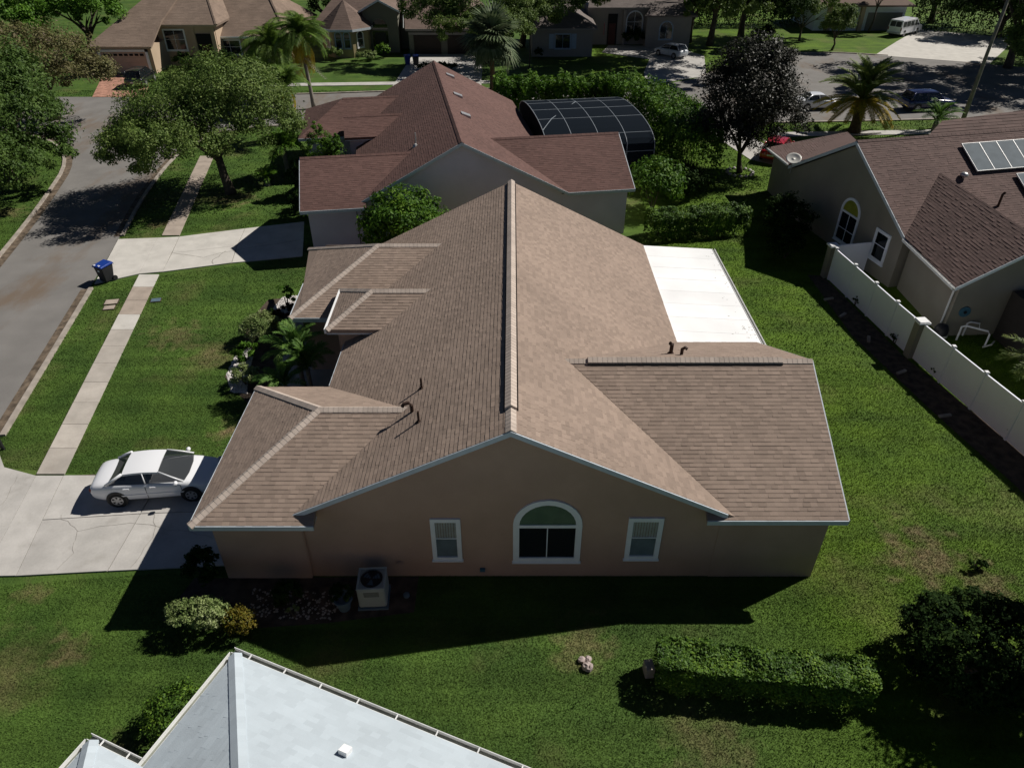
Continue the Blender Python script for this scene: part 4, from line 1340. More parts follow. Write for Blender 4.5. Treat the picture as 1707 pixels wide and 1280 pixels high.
def gutter(parent, p0, p1, inner, brackets=0, mt='gutter', w=.12, name='gutter'):
    p0, p1 = Vector(p0), Vector(p1)
    d = (p1 - p0).normalized(); n = Vector((d.y, -d.x, 0)).normalized()
    if n.dot(Vector(inner) - p0) > 0: n = -n
    Z = Vector((0, 0, 1))
    m = MB()
    L = p1 - p0
    o = p0 + n * .012
    m.fbox(o - Z * .14, L, n * .012, Z * .13); m.fbox(o + n * w - Z * .12, L, n * .014, Z * .125); m.fbox(o - Z * .14, L, n * w, Z * .012)
    g = m.build(name, M[mt], parent)
    MB().fbox(o + n * .013 - Z * .127, L, n * (w - .014), Z * .02).build('gutter_channel', M['gutter_in'], g)
    for i in range(brackets):
        MB().fbox(o + L * ((i + .5) / brackets) - Z * .03, d * .025, n * (w + .015), Z * .03).build('gutter_bracket', M[mt], g)
    return g
gutter(oh, e0, e1, V_(e0) + V_((3, 0, 0)), 6)
gutter(oh, b1, b2, V_(b1) + V_((3, 0, 0)), 2)
dp = OL(20.86, 29.98, 0)
MB().tube([OL(20.45, 30.2, 2.75), OL(20.84, 30.2, 2.45), OL(20.84, 30.2, .1)], .05, 6).build('downspout', M['gutter'], oh)
wX = Vector((0, -1, 0))
window(oh, (0, -.1, .55), (0, -1, 0), 1.75, 2.75, .15, ('v', 'mid', 'low'), arch=1, glass='glass', lower=1.75, arch_fill='lime', backing='dark')  # near-black backing carries the dark of the interior
window(oh, (0, -3.4, .85), (0, -1, 0), 1.25, 1.75, .17, ('h',), glass='glass_dark')
c = OL(24.79, 38.78, 4.7)
MB().lathe([(.07, c[2] - .2), (.07, c[2] + .12), (.2, c[2] + .14), (.22, c[2] + .24), (.14, c[2] + .33), (.03, c[2] + .36)], 14, (c[0], c[1], 0)).build('roof_vent', M['metal'], oh, smooth=True)
c = OL(26.3, 37.3, 3.9)
MB().tube([(c[0], c[1], 3.6), (c[0], c[1], 4.35), (c[0] + .12, c[1], 4.45)], .07, 6).build('vent_pipe', M['rust'], oh)
# roof beyond the ridge
rb = Roof(oh, M['roof_plum'], .3, (.6, .8), (.02, .03), .15, seed=12)
q0 = OL(28, 54.5, 0)
rb.plane([(12.4, 8.99, 3.1), (24, 9.0, 3.1), (24, 10.8, 4.05), (14.3, 10.2, 3.75)])
rb.finish()
MB().prism([(14.2, 9.3, 0), (23.6, 9.3, 0), (23.6, 10.1, 0), (14.4, 10.0, 0)], (0, 0, 2.75)).build('wall', M['stucco_olive'], oh)
# dark screened lanai south of the wing
lan = MB()
l0, l1, l2, l3 = OL(23.6, 25.9, 0), OL(26.8, 26.2, 0), OL(26.6, 30.2, 0), OL(23.4, 29.9, 0)
lan.prism([l0, l1, l2, l3], (0, 0, 2.5)); lan.build('lanai', M['bronze'], oh)
# solar panels on the front slope, each a thing of its own
rotO = math.atan2(.213, .977)
slope = math.atan(ko)
sol_names = ['westmost blue grey solar panel of the upper row on the plum roof', 'second solar panel from the west in the upper row', 'third solar panel from the west in the upper row', 'fourth solar panel of the upper row above the lower row of panels', 'easternmost solar panel of the upper row at the picture edge',
             'first solar panel of the lower row below the upper row', 'second solar panel of the lower row at the picture edge']
def solar(i, u, v, w=1.12, h=1.95):
    p = Matrix.Rotation(rotO, 3, 'Z') @ Vector((u, v, zo(v) + .17)) + Vector((19.3, 40.4, 0))
    t = thing('solar_panel', sol_names[i], 'solar panel', p, group='solar panels on the plum roof')
    t.rotation_euler = (slope, 0, rotO)
    MB().box(0, 0, -.02, w - .03, h, .03).build('panel_glass', M['solar'], t)
    q = MB()
    q.box(-.012, -.02, -.03, w - .018, .0, .04).box(-.012, h, -.03, w - .018, h + .02, .04).box(-.012, 0, -.03, .004, h, .045).box(w - .034, 0, -.03, w - .018, h, .045)
    for a in (.2, w - .25): q.box(a, .3, -.15, a + .04, .34, -.03).box(a, h - .34, -.15, a + .04, h - .3, -.03)
    q.build('panel_frame', M['solar_frame'], t)
u0 = OL(25.6, 39.9, 0)
for i in range(5):
    solar(i, 5.98 + i * 1.12, -2.55)
for i in range(2):
    solar(5 + i, 8.27 + i * 1.12, -4.62)
NO_GRASS.append([(19.3, 40.4), (20.4, 35), (21, 30), (34, 31), (40, 48), (18, 50)])

# satellite dish at the roof edge
sd_ = thing('satellite_dish', 'pale oval satellite dish on a mast at the plum roof edge', 'satellite dish', (17.9, 45.6, 2.6))
MB().tube([(0, 0, 0), (0, 0, .75)], .03, 6).build('mast', M['metal'], sd_)
ds = MB()
nn = 18
rings = []
for j, r in enumerate((0, .2, .38, .48)):
    rings.append([(r * math.cos(2 * math.pi * i / nn), .9 * r * math.sin(2 * math.pi * i / nn), .35 * r * r) for i in range(nn)])
for r_ in rings: ds.v += r_
for j in range(3):
    for i in range(nn): ds.f.append((j * nn + i, j * nn + (i + 1) % nn, (j + 1) * nn + (i + 1) % nn, (j + 1) * nn + i))
dsh = ds.build('dish', M['steel'], sd_, smooth=True)
dsh.location = (0, -.05, .95); dsh.rotation_euler = (R(34), 0, R(-20))
sol = dsh.modifiers.new('solid', 'SOLIDIFY'); sol.thickness = .02
MB().tube([(0, -.1, .8), (.32, -.45, .75), (.42, -.5, .86)], .018, 5).lathe([(.0, .82), (.06, .84), (.05, .95), (0, .96)], 8, (.42, -.5, 0)).build('feed_arm', M['steel'], sd_)

# ================================================================ THE PALE GREY ROOF IN FRONT
gh = thing('house', 'nearest house with pale grey shingle roof and white gutters at the bottom', 'house', (-6.76, 10.47, 0), math.atan2(-.375, .927))
Rg = Matrix.Rotation(math.atan2(-.375, .927), 3, 'Z')
rg_ = Roof(gh, M['roof_pale'], .15, (.21, .25, .29), (.007, .009, .012), .14, single=300, seed=21, view=lambda p: dist_cam(Rg @ p + Vector((-6.76, 10.47, 0))))
rg_.plane([(0, 0, 2.95), (9, 0, 2.95), (9, -6, 5.95), (6, -6, 5.95)])
rg_.plane([(0, 0, 2.95), (6, -6, 5.95), (0, -12, 2.95)])
rg_.plane([(-1.5, -2.94, 2.95), (0, -2.94, 2.95), (3, -5.94, 4.45), (1.5, -5.94, 4.45)])
rg_.plane([(-1.5, -2.94, 2.95), (1.5, -5.94, 4.45), (-1.5, -8.94, 2.95)])
rg_.finish()
caps(gh, (0, 0, 2.955), (6, -6, 5.955), (0, 1, -.5), (-1, 0, -.5), M['roof_pale'], .17, .2, .03)
caps(gh, (-1.5, -2.94, 2.955), (1.5, -5.94, 4.455), (0, 1, -.5), (-1, 0, -.5), M['roof_pale'], .17, .2, .03)
MB().prism([(.5, -.5, 0), (9, -.5, 0), (9, -11, 0), (.5, -11, 0)], (0, 0, 2.75)).build('wall', M['stucco_beige'], gh)
MB().box(-1.0, -8.4, 0, .5, -3.44, 2.75).build('wall', M['stucco_beige'], gh)
gi = (4, -5, 0)
gutter(gh, (-.13, 0, 2.95), (9, 0, 2.95), gi, 9, w=.13)
gutter(gh, (0, 0, 2.95), (0, -6, 2.95), gi, 0, w=.13)
gutter(gh, (-1.63, -2.94, 2.95), (-.14, -2.94, 2.95), gi, 2, w=.13)
gutter(gh, (-1.5, -2.94, 2.95), (-1.5, -7, 2.95), gi, 0, w=.13)
MB().fbox((4.0, -1.22, 3.57), (.2, 0, 0), (0, -.2, .10), (0, .03, .13)).build('roof_vent', M['white'], gh)
NO_GRASS.append([(-6.4, 9.9), (1.8, 6.6), (-2, 0), (-10, 2)])

# ================================================================ HOUSES ACROSS THE STREET
tl = thing('house', 'tan roofed beige house with a wide garage at the upper left', 'house', (-39, 90, 0), world=True)
def roofs(parent, mt, *polys, t=.2):
    for p in polys: MB().slab(p, t).build('roof', mt, parent)
T = M['roof_tan']
rt = Roof(tl, T, .28, (.45, .6, .75), (.006, .009, .014), .2, seed=31)
rt.plane([(-46.3, 84.9, 2.9), (-39.2, 84.9, 2.9), (-39.2, 89.0, 4.75), (-37.6, 97.6, 8.6), (-39.9, 97.6, 8.6)])
rt.plane([(-46.3, 84.9, 2.9), (-39.9, 97.6, 8.6), (-46.3, 110, 2.9)])
rt.plane([(-40.6, 88.9, 4.42), (-33.1, 88.9, 4.42), (-36.4, 96.4, 8.0), (-38.6, 97.0, 8.3)])
rt.plane([(-33.1, 88.9, 4.42), (-33.1, 98.5, 4.42), (-36.4, 96.4, 8.0)])
rt.plane([(-35.0, 90.7, 2.9), (-25.8, 90.7, 2.9), (-29.8, 98.5, 7.0), (-37, 98.5, 7.0)])
rt.plane([(-25.8, 90.7, 2.9), (-25.8, 106, 2.9), (-29.8, 98.5, 7.0)])
rt.finish()
caps(tl, (-33.1, 88.9, 4.45), (-36.4, 96.4, 8.05), (0, -1, -.5), (1, 0, -.8), M['roof_tan'], .18, .5, .06)
caps(tl, (-25.8, 90.7, 2.95), (-29.8, 98.5, 7.05), (0, -1, -.5), (1, 0, -.8), M['roof_tan'], .18, .5, .06)
SB = M['stucco_beige']
MB().box(-45.9, 85.5, 0, -39.6, 95, 2.75).build('wall', SB, tl)
MB().box(-40.2, 89.5, 0, -33.6, 97, 4.25).build('wall', SB, tl)
MB().box(-34.6, 91.3, 0, -26.3, 104, 2.75).build('wall', SB, tl)
gd = MB().box(-45.2, 85.4, .05, -40.3, 85.49, 2.25).build('garage_door', M['garage_tan'], tl)
for i in range(8):
    MB().box(-44.95 + i * .58, 85.36, 1.86, -44.55 + i * .58, 85.398, 2.08).build('door_light', M['dark'], gd)
for zz in (.6, 1.15, 1.7): MB().box(-45.2, 85.385, zz - .012, -40.3, 85.399, zz + .012).build('door_groove', M['stucco_beige'], gd)
q = MB().box(-45.5, 85.38, 0, -45.22, 85.498, 2.5).box(-40.28, 85.38, 0, -40.0, 85.498, 2.5).box(-45.5, 85.38, 2.27, -40.0, 85.498, 2.5); q.build('garage_trim', M['trim'], tl)
window(tl, (-39.6, 89.5, 1.6), (1, 0, 0), 2.5, 2.3, .16, ('V', 'h'), glass='glass_far')
MB().box(-36.5, 89.4, .0, -36.0, 89.49, 4.2).build('pilaster', SB, tl)
MB().box(-34.1, 89.2, .0, -33.65, 89.49, 4.2).build('pilaster', SB, tl)
MB().box(-35.9, 89.42, 0, -34.2, 89.49, 3.4).build('entry_shade', M['dark'], tl)  # flat panel on the wall; the entry's shade is put into its colour
MB().box(-35.5, 89.38, 0, -34.6, 89.415, 2.3).build('front_door', M['door_brown'], tl)
window(tl, (-34.2, 91.3, .8), (1, 0, 0), 2.6, 1.7, .14, ('V', 'h'), glass='glass_far')
window(tl, (-30.2, 91.3, .8), (1, 0, 0), 2.0, 1.8, .14, ('V', 'h'), glass='glass_far')
fascia(tl, (-46.3, 84.9, 2.9), (-39.2, 84.9, 2.9), (-42, 90, 0), h=.2, mt=M['stucco_beige']); fascia(tl, (-40.6, 88.9, 4.42), (-33.1, 88.9, 4.42), (-38, 95, 0), h=.2, mt=M['stucco_beige'])
fascia(tl, (-35, 90.7, 2.9), (-25.8, 90.7, 2.9), (-30, 95, 0), h=.2, mt=M['trim'])

tc = thing('house', 'sage house with octagonal bay, tall arched entry and dark garage doors at top centre', 'house', (-14, 96, 0), world=True)
U = M['roof_umber']
ru = Roof(tc, U, .28, (.45, .6, .75), (.006, .009, .014), .2, seed=33)
bc = (-20.2, 96.6)
oc = [(bc[0] + 3.45 * math.cos(R(22.5 + 45 * i)), bc[1] + 3.45 * math.sin(R(22.5 + 45 * i)), 3.15) for i in range(8)]
for i in range(8): ru.plane([oc[i], oc[(i + 1) % 8], (bc[0], bc[1], 5.9)])
ru.plane([(-24.4, 98.5, 3.3), (-12, 98.5, 3.3), (-14, 106, 8.2), (-20, 106, 8.2)])
ru.plane([(-24.4, 98.5, 3.3), (-20, 106, 8.2), (-24.4, 114, 3.3)])
ru.plane([(-12.9, 95.5, 2.9), (-3.4, 95.5, 2.9), (-7, 104.6, 7.0), (-14, 104.6, 7.0)])
ru.plane([(-3.4, 95.5, 2.9), (-3.4, 112, 2.9), (-7, 104.6, 7.0)])
ru.plane([(-18.5, 96.4, 4.7), (-16, 96.4, 5.95), (-16, 104, 5.95), (-18.5, 104, 4.7)])
ru.plane([(-16, 96.4, 5.95), (-13.5, 96.4, 4.7), (-13.5, 104, 4.7), (-16, 104, 5.95)])
ru.finish()
G = M['stucco_green']
ob = [(bc[0] + 3.0 * math.cos(R(22.5 + 45 * i)), bc[1] + 3.0 * math.sin(R(22.5 + 45 * i)), 0) for i in range(8)]
MB().prism(ob, (0, 0, 3.0)).build('bay_wall', M['stucco_yellow'], tc)
for i in range(8): fascia(tc, oc[i], oc[(i + 1) % 8], (bc[0], bc[1], 0), h=.25)
def on_face(i, a, w, z):   # lower left corner of a window on bay face i
    p, q = Vector(ob[i]), Vector(ob[(i + 1) % 8]); d = (q - p).normalized()
    return p + d * a + Vector((0, 0, z)), d
for i, a, w in ((5, .18, .9), (5, 1.2, .9), (6, .6, 1.0), (4, .7, .9)):
    o, d = on_face(i, a, w, 1.0)
    window(tc, o, d, w, 1.9, .12, ('h',), arch=1, glass='glass_far', frame='shutter' if i == 5 else 'white')
MB().box(-24, 99, 0, -12.2, 112, 3.2).build('wall', G, tc)
MB().prism([(-18.1, 96.9, 0), (-13.9, 96.9, 0), (-13.9, 96.9, 4.55), (-16, 96.9, 5.7), (-18.1, 96.9, 4.55)], (0, 5, 0)).build('entry_wall', G, tc)
fascia(tc, (-16, 96.4, 5.95), (-18.5, 96.4, 4.7), (-16, 100, 0), h=.22); fascia(tc, (-13.5, 96.4, 4.7), (-16, 96.4, 5.95), (-16, 100, 0), h=.22)
window(tc, (-17.3, 96.9, .1), (1, 0, 0), 2.3, 3.9, .2, ('mid',), arch=1, glass='glass_dark', lower=2.35, frame='stucco_green')
MB().box(-16.85, 96.82, .1, -15.45, 96.87, 2.3).build('front_door', M['black'], tc)
window(tc, (-14.6 + .9, 98.98, 2.9), (1, 0, 0), 1.4, 1.3, .1, (), arch=1, glass='glass_dark', frame='stucco_green')
MB().box(-12.6, 96, 0, -3.8, 110, 2.75).build('wall', G, tc)
for x in (-12.0, -7.9):
    MB().box(x, 95.9, 0, x + 3.3, 95.99, 2.15).build('garage_door', M['garage_brown'], tc)
MB().box(-12.6, 95.86, 2.2, -3.9, 95.99, 2.45).build('garage_trim', M['stucco_grey'], tc)
fascia(tc, (-12.9, 95.5, 2.9), (-3.4, 95.5, 2.9), (-8, 100, 0), h=.22, mt=M['stucco_grey'])
MB().tube([(-13.1, 95.6, 3.0), (-13.1, 96.4, 4.5), (-13.1, 98.4, 4.6)], .06, 5).build('gutter', M['gutter'], tc)

tr = thing('house', 'grey house with a shuttered front wing in tree shade, top right of centre', 'house', (12, 100, 0), world=True)
SL = M['roof_slate']
rs = Roof(tr, SL, .28, (.45, .6, .75), (.006, .009, .014), .2, seed=35)
rs.plane([(1.9, 94.0, 3.2), (10.2, 94.0, 3.2), (6.05, 98.4, 5.3)])
rs.plane([(1.9, 94.0, 3.2), (6.05, 98.4, 5.3), (6.05, 108, 5.3), (1.9, 108, 3.2)])
rs.plane([(10.2, 94.0, 3.2), (10.2, 108, 3.2), (6.05, 108, 5.3), (6.05, 98.4, 5.3)])
rs.plane([(9.6, 101.4, 4.4), (22.8, 101.4, 4.4), (20, 109, 8.0), (11, 109, 8.0)])
rs.plane([(22.8, 101.4, 4.4), (22.8, 116, 4.4), (20, 109, 8.0)])
rs.plane([(16.6, 99.6, 3.75), (23.2, 99.6, 3.75), (20.4, 103, 5.4), (18.6, 103, 5.4)])
rs.finish()
SG = M['stucco_grey']
MB().box(2.4, 94.5, 0, 9.7, 104, 3.05).build('wall', SG, tr)
MB().box(9.7, 102, 0, 22.3, 112, 4.2).build('wall', SG, tr)
MB().box(17.0, 100.1, 0, 22.6, 102, 3.6).build('wall', SG, tr)
fascia(tr, (1.9, 94.0, 3.2), (10.2, 94.0, 3.2), (6, 99, 0), h=.22, mt=SG); fascia(tr, (9.6, 101.4, 4.4), (22.8, 101.4, 4.4), (15, 105, 0), h=.22, mt=SG)
window(tr, (5.1, 94.5, .85), (1, 0, 0), 2.0, 1.75, .14, ('V',), glass='glass_far', frame='shutter')
for x in (4.45, 7.14): MB().box(x, 94.42, .9, x + .6, 94.49, 2.55).build('shutter', M['shutter'], tr)
MB().box(12.3, 101.9, 0, 13.5, 101.99, 3.6).build('entry_shade', M['dark'], tr)  # near-black panel, no hollow; doorway shade painted as colour
MB().box(12.45, 101.85, 0, 13.3, 101.895, 2.5).build('front_door', M['door_brown'], tr)
window(tr, (14.6, 102, 1.2), (1, 0, 0), 2.2, 2.8, .15, ('V', 'h'), arch=1, glass='glass_far')
window(tr, (18.6, 100.1, .9), (1, 0, 0), 1.8, 2.2, .14, ('V',), arch=1, glass='glass_far', frame='shutter')
MB().box(14.2, 101.6, 0, 14.55, 101.99, 4.1).build('pilaster', SG, tr)
fl = thing('flag', 'small red and pale flag hanging beside the dark front door', 'flag', (11.9, 101.7, 0), world=True)
MB().tube([(11.9, 101.9, 2.2), (11.75, 101.3, 2.75)], .02, 5).build('pole', M['white'], fl)
MB().prism([(11.75, 101.3, 2.75), (11.85, 101.55, 2.45), (11.86, 101.6, 1.2), (11.72, 101.25, 1.25)], (.02, 0, 0)).build('cloth', M['flag'], fl)

t2 = thing('house', 'white walled house behind trees beside the white van, far right', 'house', (48, 116, 0), world=True)
MB().box(42.5, 112, 0, 55, 122, 3.2).build('wall', M['trim'], t2)
MB().box(44.0, 111.9, 0, 44.9, 111.99, 3.2).build('pilaster', SB, t2)
window(t2, (45.6, 112, 1.0), (1, 0, 0), 2.0, 2.2, .16, ('V', 'h'), glass='glass_far')
MB().box(48.6, 111.4, 0, 49.1, 111.95, 3.2).build('pilaster', SB, t2)
MB().box(49.8, 111.9, 0, 54.6, 111.99, 2.3).build('garage_door', M['stucco_grey'], t2)
roofs(t2, U, [(41.8, 111.2, 3.3), (55.8, 111.2, 3.3), (51, 117, 6.2), (47, 117, 6.2)], [(41.8, 111.2, 3.3), (47, 117, 6.2), (41.8, 123, 3.3)])

# ================================================================ FENCE, STREET FURNITURE, YARD THINGS
fence = thing('vinyl_fence', 'long white vinyl privacy fence along the east side lawn', 'fence', (18.5, 28.2, 0), world=True)
FP = [(17.55, 35.9), (17.80, 33.9), (18.05, 31.9), (18.28, 30.0), (18.52, 28.35)]
FQ = [(18.62, 28.0), (18.95, 26.05), (19.3, 24.1), (19.68, 22.1), (20.05, 20.1), (20.45, 18.1), (20.85, 16.1)]
for run in (FP, FQ):
    for a, b in zip(run[:-1], run[1:]):
        A, B = Vector((*a, 0)), Vector((*b, 0))
        d = (B - A).normalized(); n = Vector((d.y, -d.x, 0))
        MB().fbox(A + d * .05 - n * .018 + Vector((0, 0, .04)), B - A - d * .1, n * .036, (0, 0, 1.72)).build('fence_panel', M['vinyl'], fence)
        MB().fbox(A + d * .05 - n * .035 + Vector((0, 0, 1.76)), B - A - d * .1, n * .07, (0, 0, .07)).build('top_rail', M['vinyl'], fence)
    for i, a in enumerate(run):
        if (run is FP and i == len(run) - 1) or (run is FQ and i == 0): continue
        p = MB().box(a[0] - .055, a[1] - .055, 0, a[0] + .055, a[1] + .055, 1.88).build('post', M['vinyl'], fence)
        MB().box(a[0] - .085, a[1] - .085, 1.88, a[0] + .085, a[1] + .085, 1.92).prism([(a[0] - .07, a[1] - .07, 1.92), (a[0] + .07, a[1] - .07, 1.92), (a[0] + .07, a[1] + .07, 1.92), (a[0] - .07, a[1] + .07, 1.92)], (0, 0, .02)).build('post_cap', M['white'], p)
gate = thing('vinyl_gate', 'short white vinyl gate panel joining the fence to the olive house', 'gate', (18.7, 36.7, 0), world=True)
A, B = Vector((17.75, 36.45, 0)), Vector((19.85, 36.85, 0)); d = (B - A).normalized(); n = Vector((d.y, -d.x, 0))
MB().fbox(A + Vector((0, 0, .05)), B - A, n * .04, (0, 0, 1.7)).build('gate_panel', M['vinyl'], gate)
MB().fbox(A - n * .015 + Vector((0, 0, 1.75)), B - A, n * .07, (0, 0, .07)).build('top_rail', M['vinyl'], gate)
MB().fbox(A + d * 1.3 - n * .02 + Vector((0, 0, 1.25)), d * .1, n * .03, (0, 0, .08)).build('latch', M['black'], gate)
for lab, (x, y) in (('tan stucco fence pillar with white cap between the two fence runs', (18.57, 28.17)), ('tan stucco fence pillar at the far end of the white fence, in shade', (17.5, 36.25))):
    t = thing('fence_pillar', lab, 'pillar', (x, y, 0), .1, group='pillars of the white fence')
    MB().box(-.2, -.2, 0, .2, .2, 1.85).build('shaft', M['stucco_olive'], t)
    MB().box(-.27, -.27, 1.85, .27, .27, 1.93).prism([(-.23, -.23, 1.93), (.23, -.23, 1.93), (.23, .23, 1.93), (-.23, .23, 1.93)], (0, 0, .04)).build('cap', M['white'], t)

# pool equipment behind the fence
pp = thing('pool_pipes', 'white plastic pool pipes bent over the ground by the olive wall', 'pipes', (21.9, 29.4, 0), world=True)
MB().tube([(21.5, 29.6, 0), (21.5, 29.6, .75), (21.65, 29.5, .85), (22.4, 29.0, .85), (22.5, 28.95, .7), (22.5, 28.95, 0)], .045, 6).build('pipe', M['white'], pp)
MB().tube([(22.0, 30.0, 0), (22.0, 30.0, .7), (22.1, 29.95, .8), (22.45, 29.8, .8), (22.5, 29.75, .5)], .045, 6).build('pipe', M['white'], pp)
MB().tube([(22.3, 28.8, .1), (22.6, 28.7, .3), (22.9, 29.0, .3)], .04, 6).build('valve', M['steel'], pp)
pf = thing('pool_filter', 'black barrel shaped pool filter in the corner behind the fence pillar', 'pool filter', (20.45, 29.4, 0))
MB().lathe([(.28, 0), (.32, .15), (.32, .75), (.22, .95), (.08, 1.02)], 14).build('tank', M['black'], pf, smooth=True)
MB().lathe([(.34, .4), (.35, .42), (.35, .48), (.34, .5)], 14).build('clamp_band', M['steel'], pf)
hr = thing('hose_reel', 'round blue disc hung on the shaded olive wall', 'hose reel', (21.6, 29.98, 1.35))
MB().lathe([(.0, -.06), (.27, -.05), (.27, .0), (.0, .0)], 18, axis='y').build('disc', M['hose'], hr)
MB().lathe([(.0, -.09), (.08, -.09), (.08, -.05), (.0, -.05)], 12, axis='y').build('hub', M['black'], hr)

# wheeled bin at the kerb
bn = thing('wheeled_bin', 'dark wheeled bin with a blue lid standing at the kerb', 'bin', (-22.35, 35.75, .0), R(-25))
bd = MB()
lo = [(-.24, -.27, .08), (.24, -.27, .08), (.22, .25, .08), (-.22, .25, .08)]; hi = [(-.32, -.36, .95), (.32, -.36, .95), (.32, .38, .95), (-.32, .38, .95)]
bd.add(lo + hi, [(3, 2, 1, 0), (4, 5, 6, 7), (0, 1, 5, 4), (1, 2, 6, 5), (2, 3, 7, 6), (3, 0, 4, 7)])
bd.build('bin_body', M['bin_grey'], bn, bevel=.03)
lid = MB(); lid.add([(-.36, -.42, .96), (.36, -.42, .96), (.36, .42, .98), (-.36, .42, .98), (-.33, -.38, 1.03), (.33, -.38, 1.03), (.33, .38, 1.09), (-.33, .38, 1.09)], [(3, 2, 1, 0), (4, 5, 6, 7), (0, 1, 5, 4), (1, 2, 6, 5), (2, 3, 7, 6), (3, 0, 4, 7)])
lb = lid.build('lid', M['bin_blue'], bn, bevel=.02)
q = MB(); q.box(-.28, -.36, 1.037, -.18, -.26, 1.047)
for a, b, c_, e_ in ((-.02, -.30, .12, -.27), (-.02, -.25, .10, -.22), (.12, -.36, .14, -.24)): q.box(a, b, 1.037, c_, e_, 1.049)
q.build('lid_print', M['logo'], lb)
q = MB(); q.fbox((-.05, -.352, .70), (.14, 0, 0), (0, -.012, 0), (0, -.008, .10)); q.build('body_print', M['logo'], bn)
for s in (-1, 1): MB().lathe([(.0, -.04), (.14, -.04), (.14, .04), (.0, .04)], 14, (s * .29, .27, .14), axis='x').build('wheel', M['black'], bn)
MB().tube([(-.3, .44, .93), (.3, .44, .93)], .02, 6).build('handle', M['black'], bn)

# air conditioner
ac = thing('air_conditioner', 'beige air conditioner unit on the shaded ground by the gable wall', 'air conditioner', (-4.28, 14.42, 0), R(3))
a_ = .43
MB().box(-.46, -.46, 0, .46, .46, .09).build('pad', M['pot'], ac)
MB().box(-a_, -a_, .09, a_, a_, .92).build('cabinet', M['ac'], ac, bevel=.08)
tp = MB()
tp.box(-a_, -a_, .921, a_, -a_ + .075, .965).box(-a_, a_ - .075, .921, a_, a_, .965).box(-a_, -a_ + .075, .921, -a_ + .075, a_ - .075, .965).box(a_ - .075, -a_ + .075, .921, a_, a_ - .075, .965)
tp.build('top_rim', M['ac'], ac, bevel=.02)
MB().lathe([(.0, .925), (.33, .925), (.33, .935), (.0, .935)], 20).build('fan_opening', M['black'], ac)
for k_ in range(3):
    b_ = MB(); a0 = k_ * 2.1
    b_.add([(0.04 * math.cos(a0), .04 * math.sin(a0), .938), (.28 * math.cos(a0), .28 * math.sin(a0), .938), (.28 * math.cos(a0 + .8), .28 * math.sin(a0 + .8), .945), (.05 * math.cos(a0 + .9), .05 * math.sin(a0 + .9), .942)], [(0, 1, 2, 3)]); b_.build('fan_blade', M['pot'], ac)
for r_ in (.1, .18, .26, .33):
    MB().lathe([(r_ - .006, .957), (r_ + .006, .957), (r_ + .006, .963), (r_ - .006, .963)], 24, cap=False).build('guard_ring', M['black'], ac)
for i in range(5):
    MB().box(-.22, -a_ - .008, .62 + i * .045, .24, -a_ + .004, .632 + i * .045).build('louver', M['black'], ac)
pt_ = thing('flower_pot', 'blue grey plant pot with a dark plant near the air conditioner', 'plant pot', (-5.15, 14.05, 0))
MB().lathe([(.17, 0), (.26, .42), (.30, .45), (.30, .52), (.25, .52), (.24, .44)], 16).build('pot', M['pot'], pt_, smooth=False)
leaves('plant', M['lf_dark'], pt_, [(0, 0, .75, .32, .32, .32)], 260, .16, 3, 14)
dr_ = thing('drain_cover', 'pale round drain cap on the ground right of the air conditioner', 'drain cap', (-3.3, 14.5, 0))
MB().lathe([(.10, 0), (.10, .09), (.07, .11), (.0, .115)], 14).build('cap', M['pot'], dr_)

# rocks on the south lawn
for i, (x, y, s, lab) in enumerate(((2.0, 12.24, .12, 'round pale rock, left of the small rock cluster on the lawn'), (2.19, 12.27, .11, 'brown rock touching the other two in the lawn cluster'), (2.16, 12.0, .17, 'largest pale rock, nearest of the cluster on the south lawn'))):
    r_ = random.Random(i)
    t = thing('rock', lab, 'rock', (x, y, 0), r_.random() * 6, group='rocks on the south lawn')
    q = MB(); q.lathe([(s * .7, -.02), (s, s * .35), (s * .82, s * .85), (s * .35, s * 1.1)], 9)
    q.v = [(a * r_.uniform(.82, 1.12), b * r_.uniform(.82, 1.12), c_ * r_.uniform(.85, 1.15)) for a, b, c_ in q.v]
    q.build('stone', M['rock'], t)
t = thing('stone_block', 'upright pale stone block at the west end of the clipped lawn hedge', 'stone block', (3.85, 11.85, 0), .1)
MB().box(-.13, -.18, 0, .13, .18, .42).build('block', M['kerb'], t, bevel=.03)
for (x, y, r_, lab, m_) in ((-21.05, 33.3, .24, 'tan utility box lid in the verge grass, nearer the bin', 'concrete_brown'), (-20.9, 32.7, .2, 'tan utility box lid in the verge grass, farther from the bin', 'concrete_brown'), (-18.8, 33.5, .18, 'grey utility lid in the front lawn beside the sidewalk', 'pot')):
    t = thing('utility_lid', lab, 'utility lid', (x, y, 0), .2, group='utility lids in the grass')
    MB().box(-r_ * 1.3, -r_, 0, r_ * 1.3, r_, .06).build('lid', M[m_], t, bevel=.01)
    MB().box(-r_ * 1.45, -r_ * 1.15, 0, r_ * 1.45, r_ * 1.15, .045).build('rim', M['soil'], t)
t = thing('mailbox', 'black metal mailbox post by the kerb at the left edge', 'mailbox', (-19.95, 21.5, 0), R(10))
MB().box(-.05, -.05, 0, .05, .05, 1.0).build('post', M['black'], t)
MB().prism([(-.35, -.1, 1.0), (-.35, .1, 1.0), (-.35, .1, 1.15), (-.35, .05, 1.22), (-.35, -.05, 1.22), (-.35, -.1, 1.15)], (.55, 0, 0)).build('box', M['black'], t)
t = thing('street_lamp', 'black post lantern beside the green hedge across the street', 'street lamp', (2.0, 87.5, 0))
MB().tube([(0, 0, 0), (0, 0, .4), (0, 0, 3.6)], [.14, .08, .06], 8).build('post', M['black'], t)
MB().lathe([(.10, 3.6), (.2, 3.75), (.24, 4.15), (.1, 4.35), (.02, 4.5)], 8).build('lantern', M['black'], t)
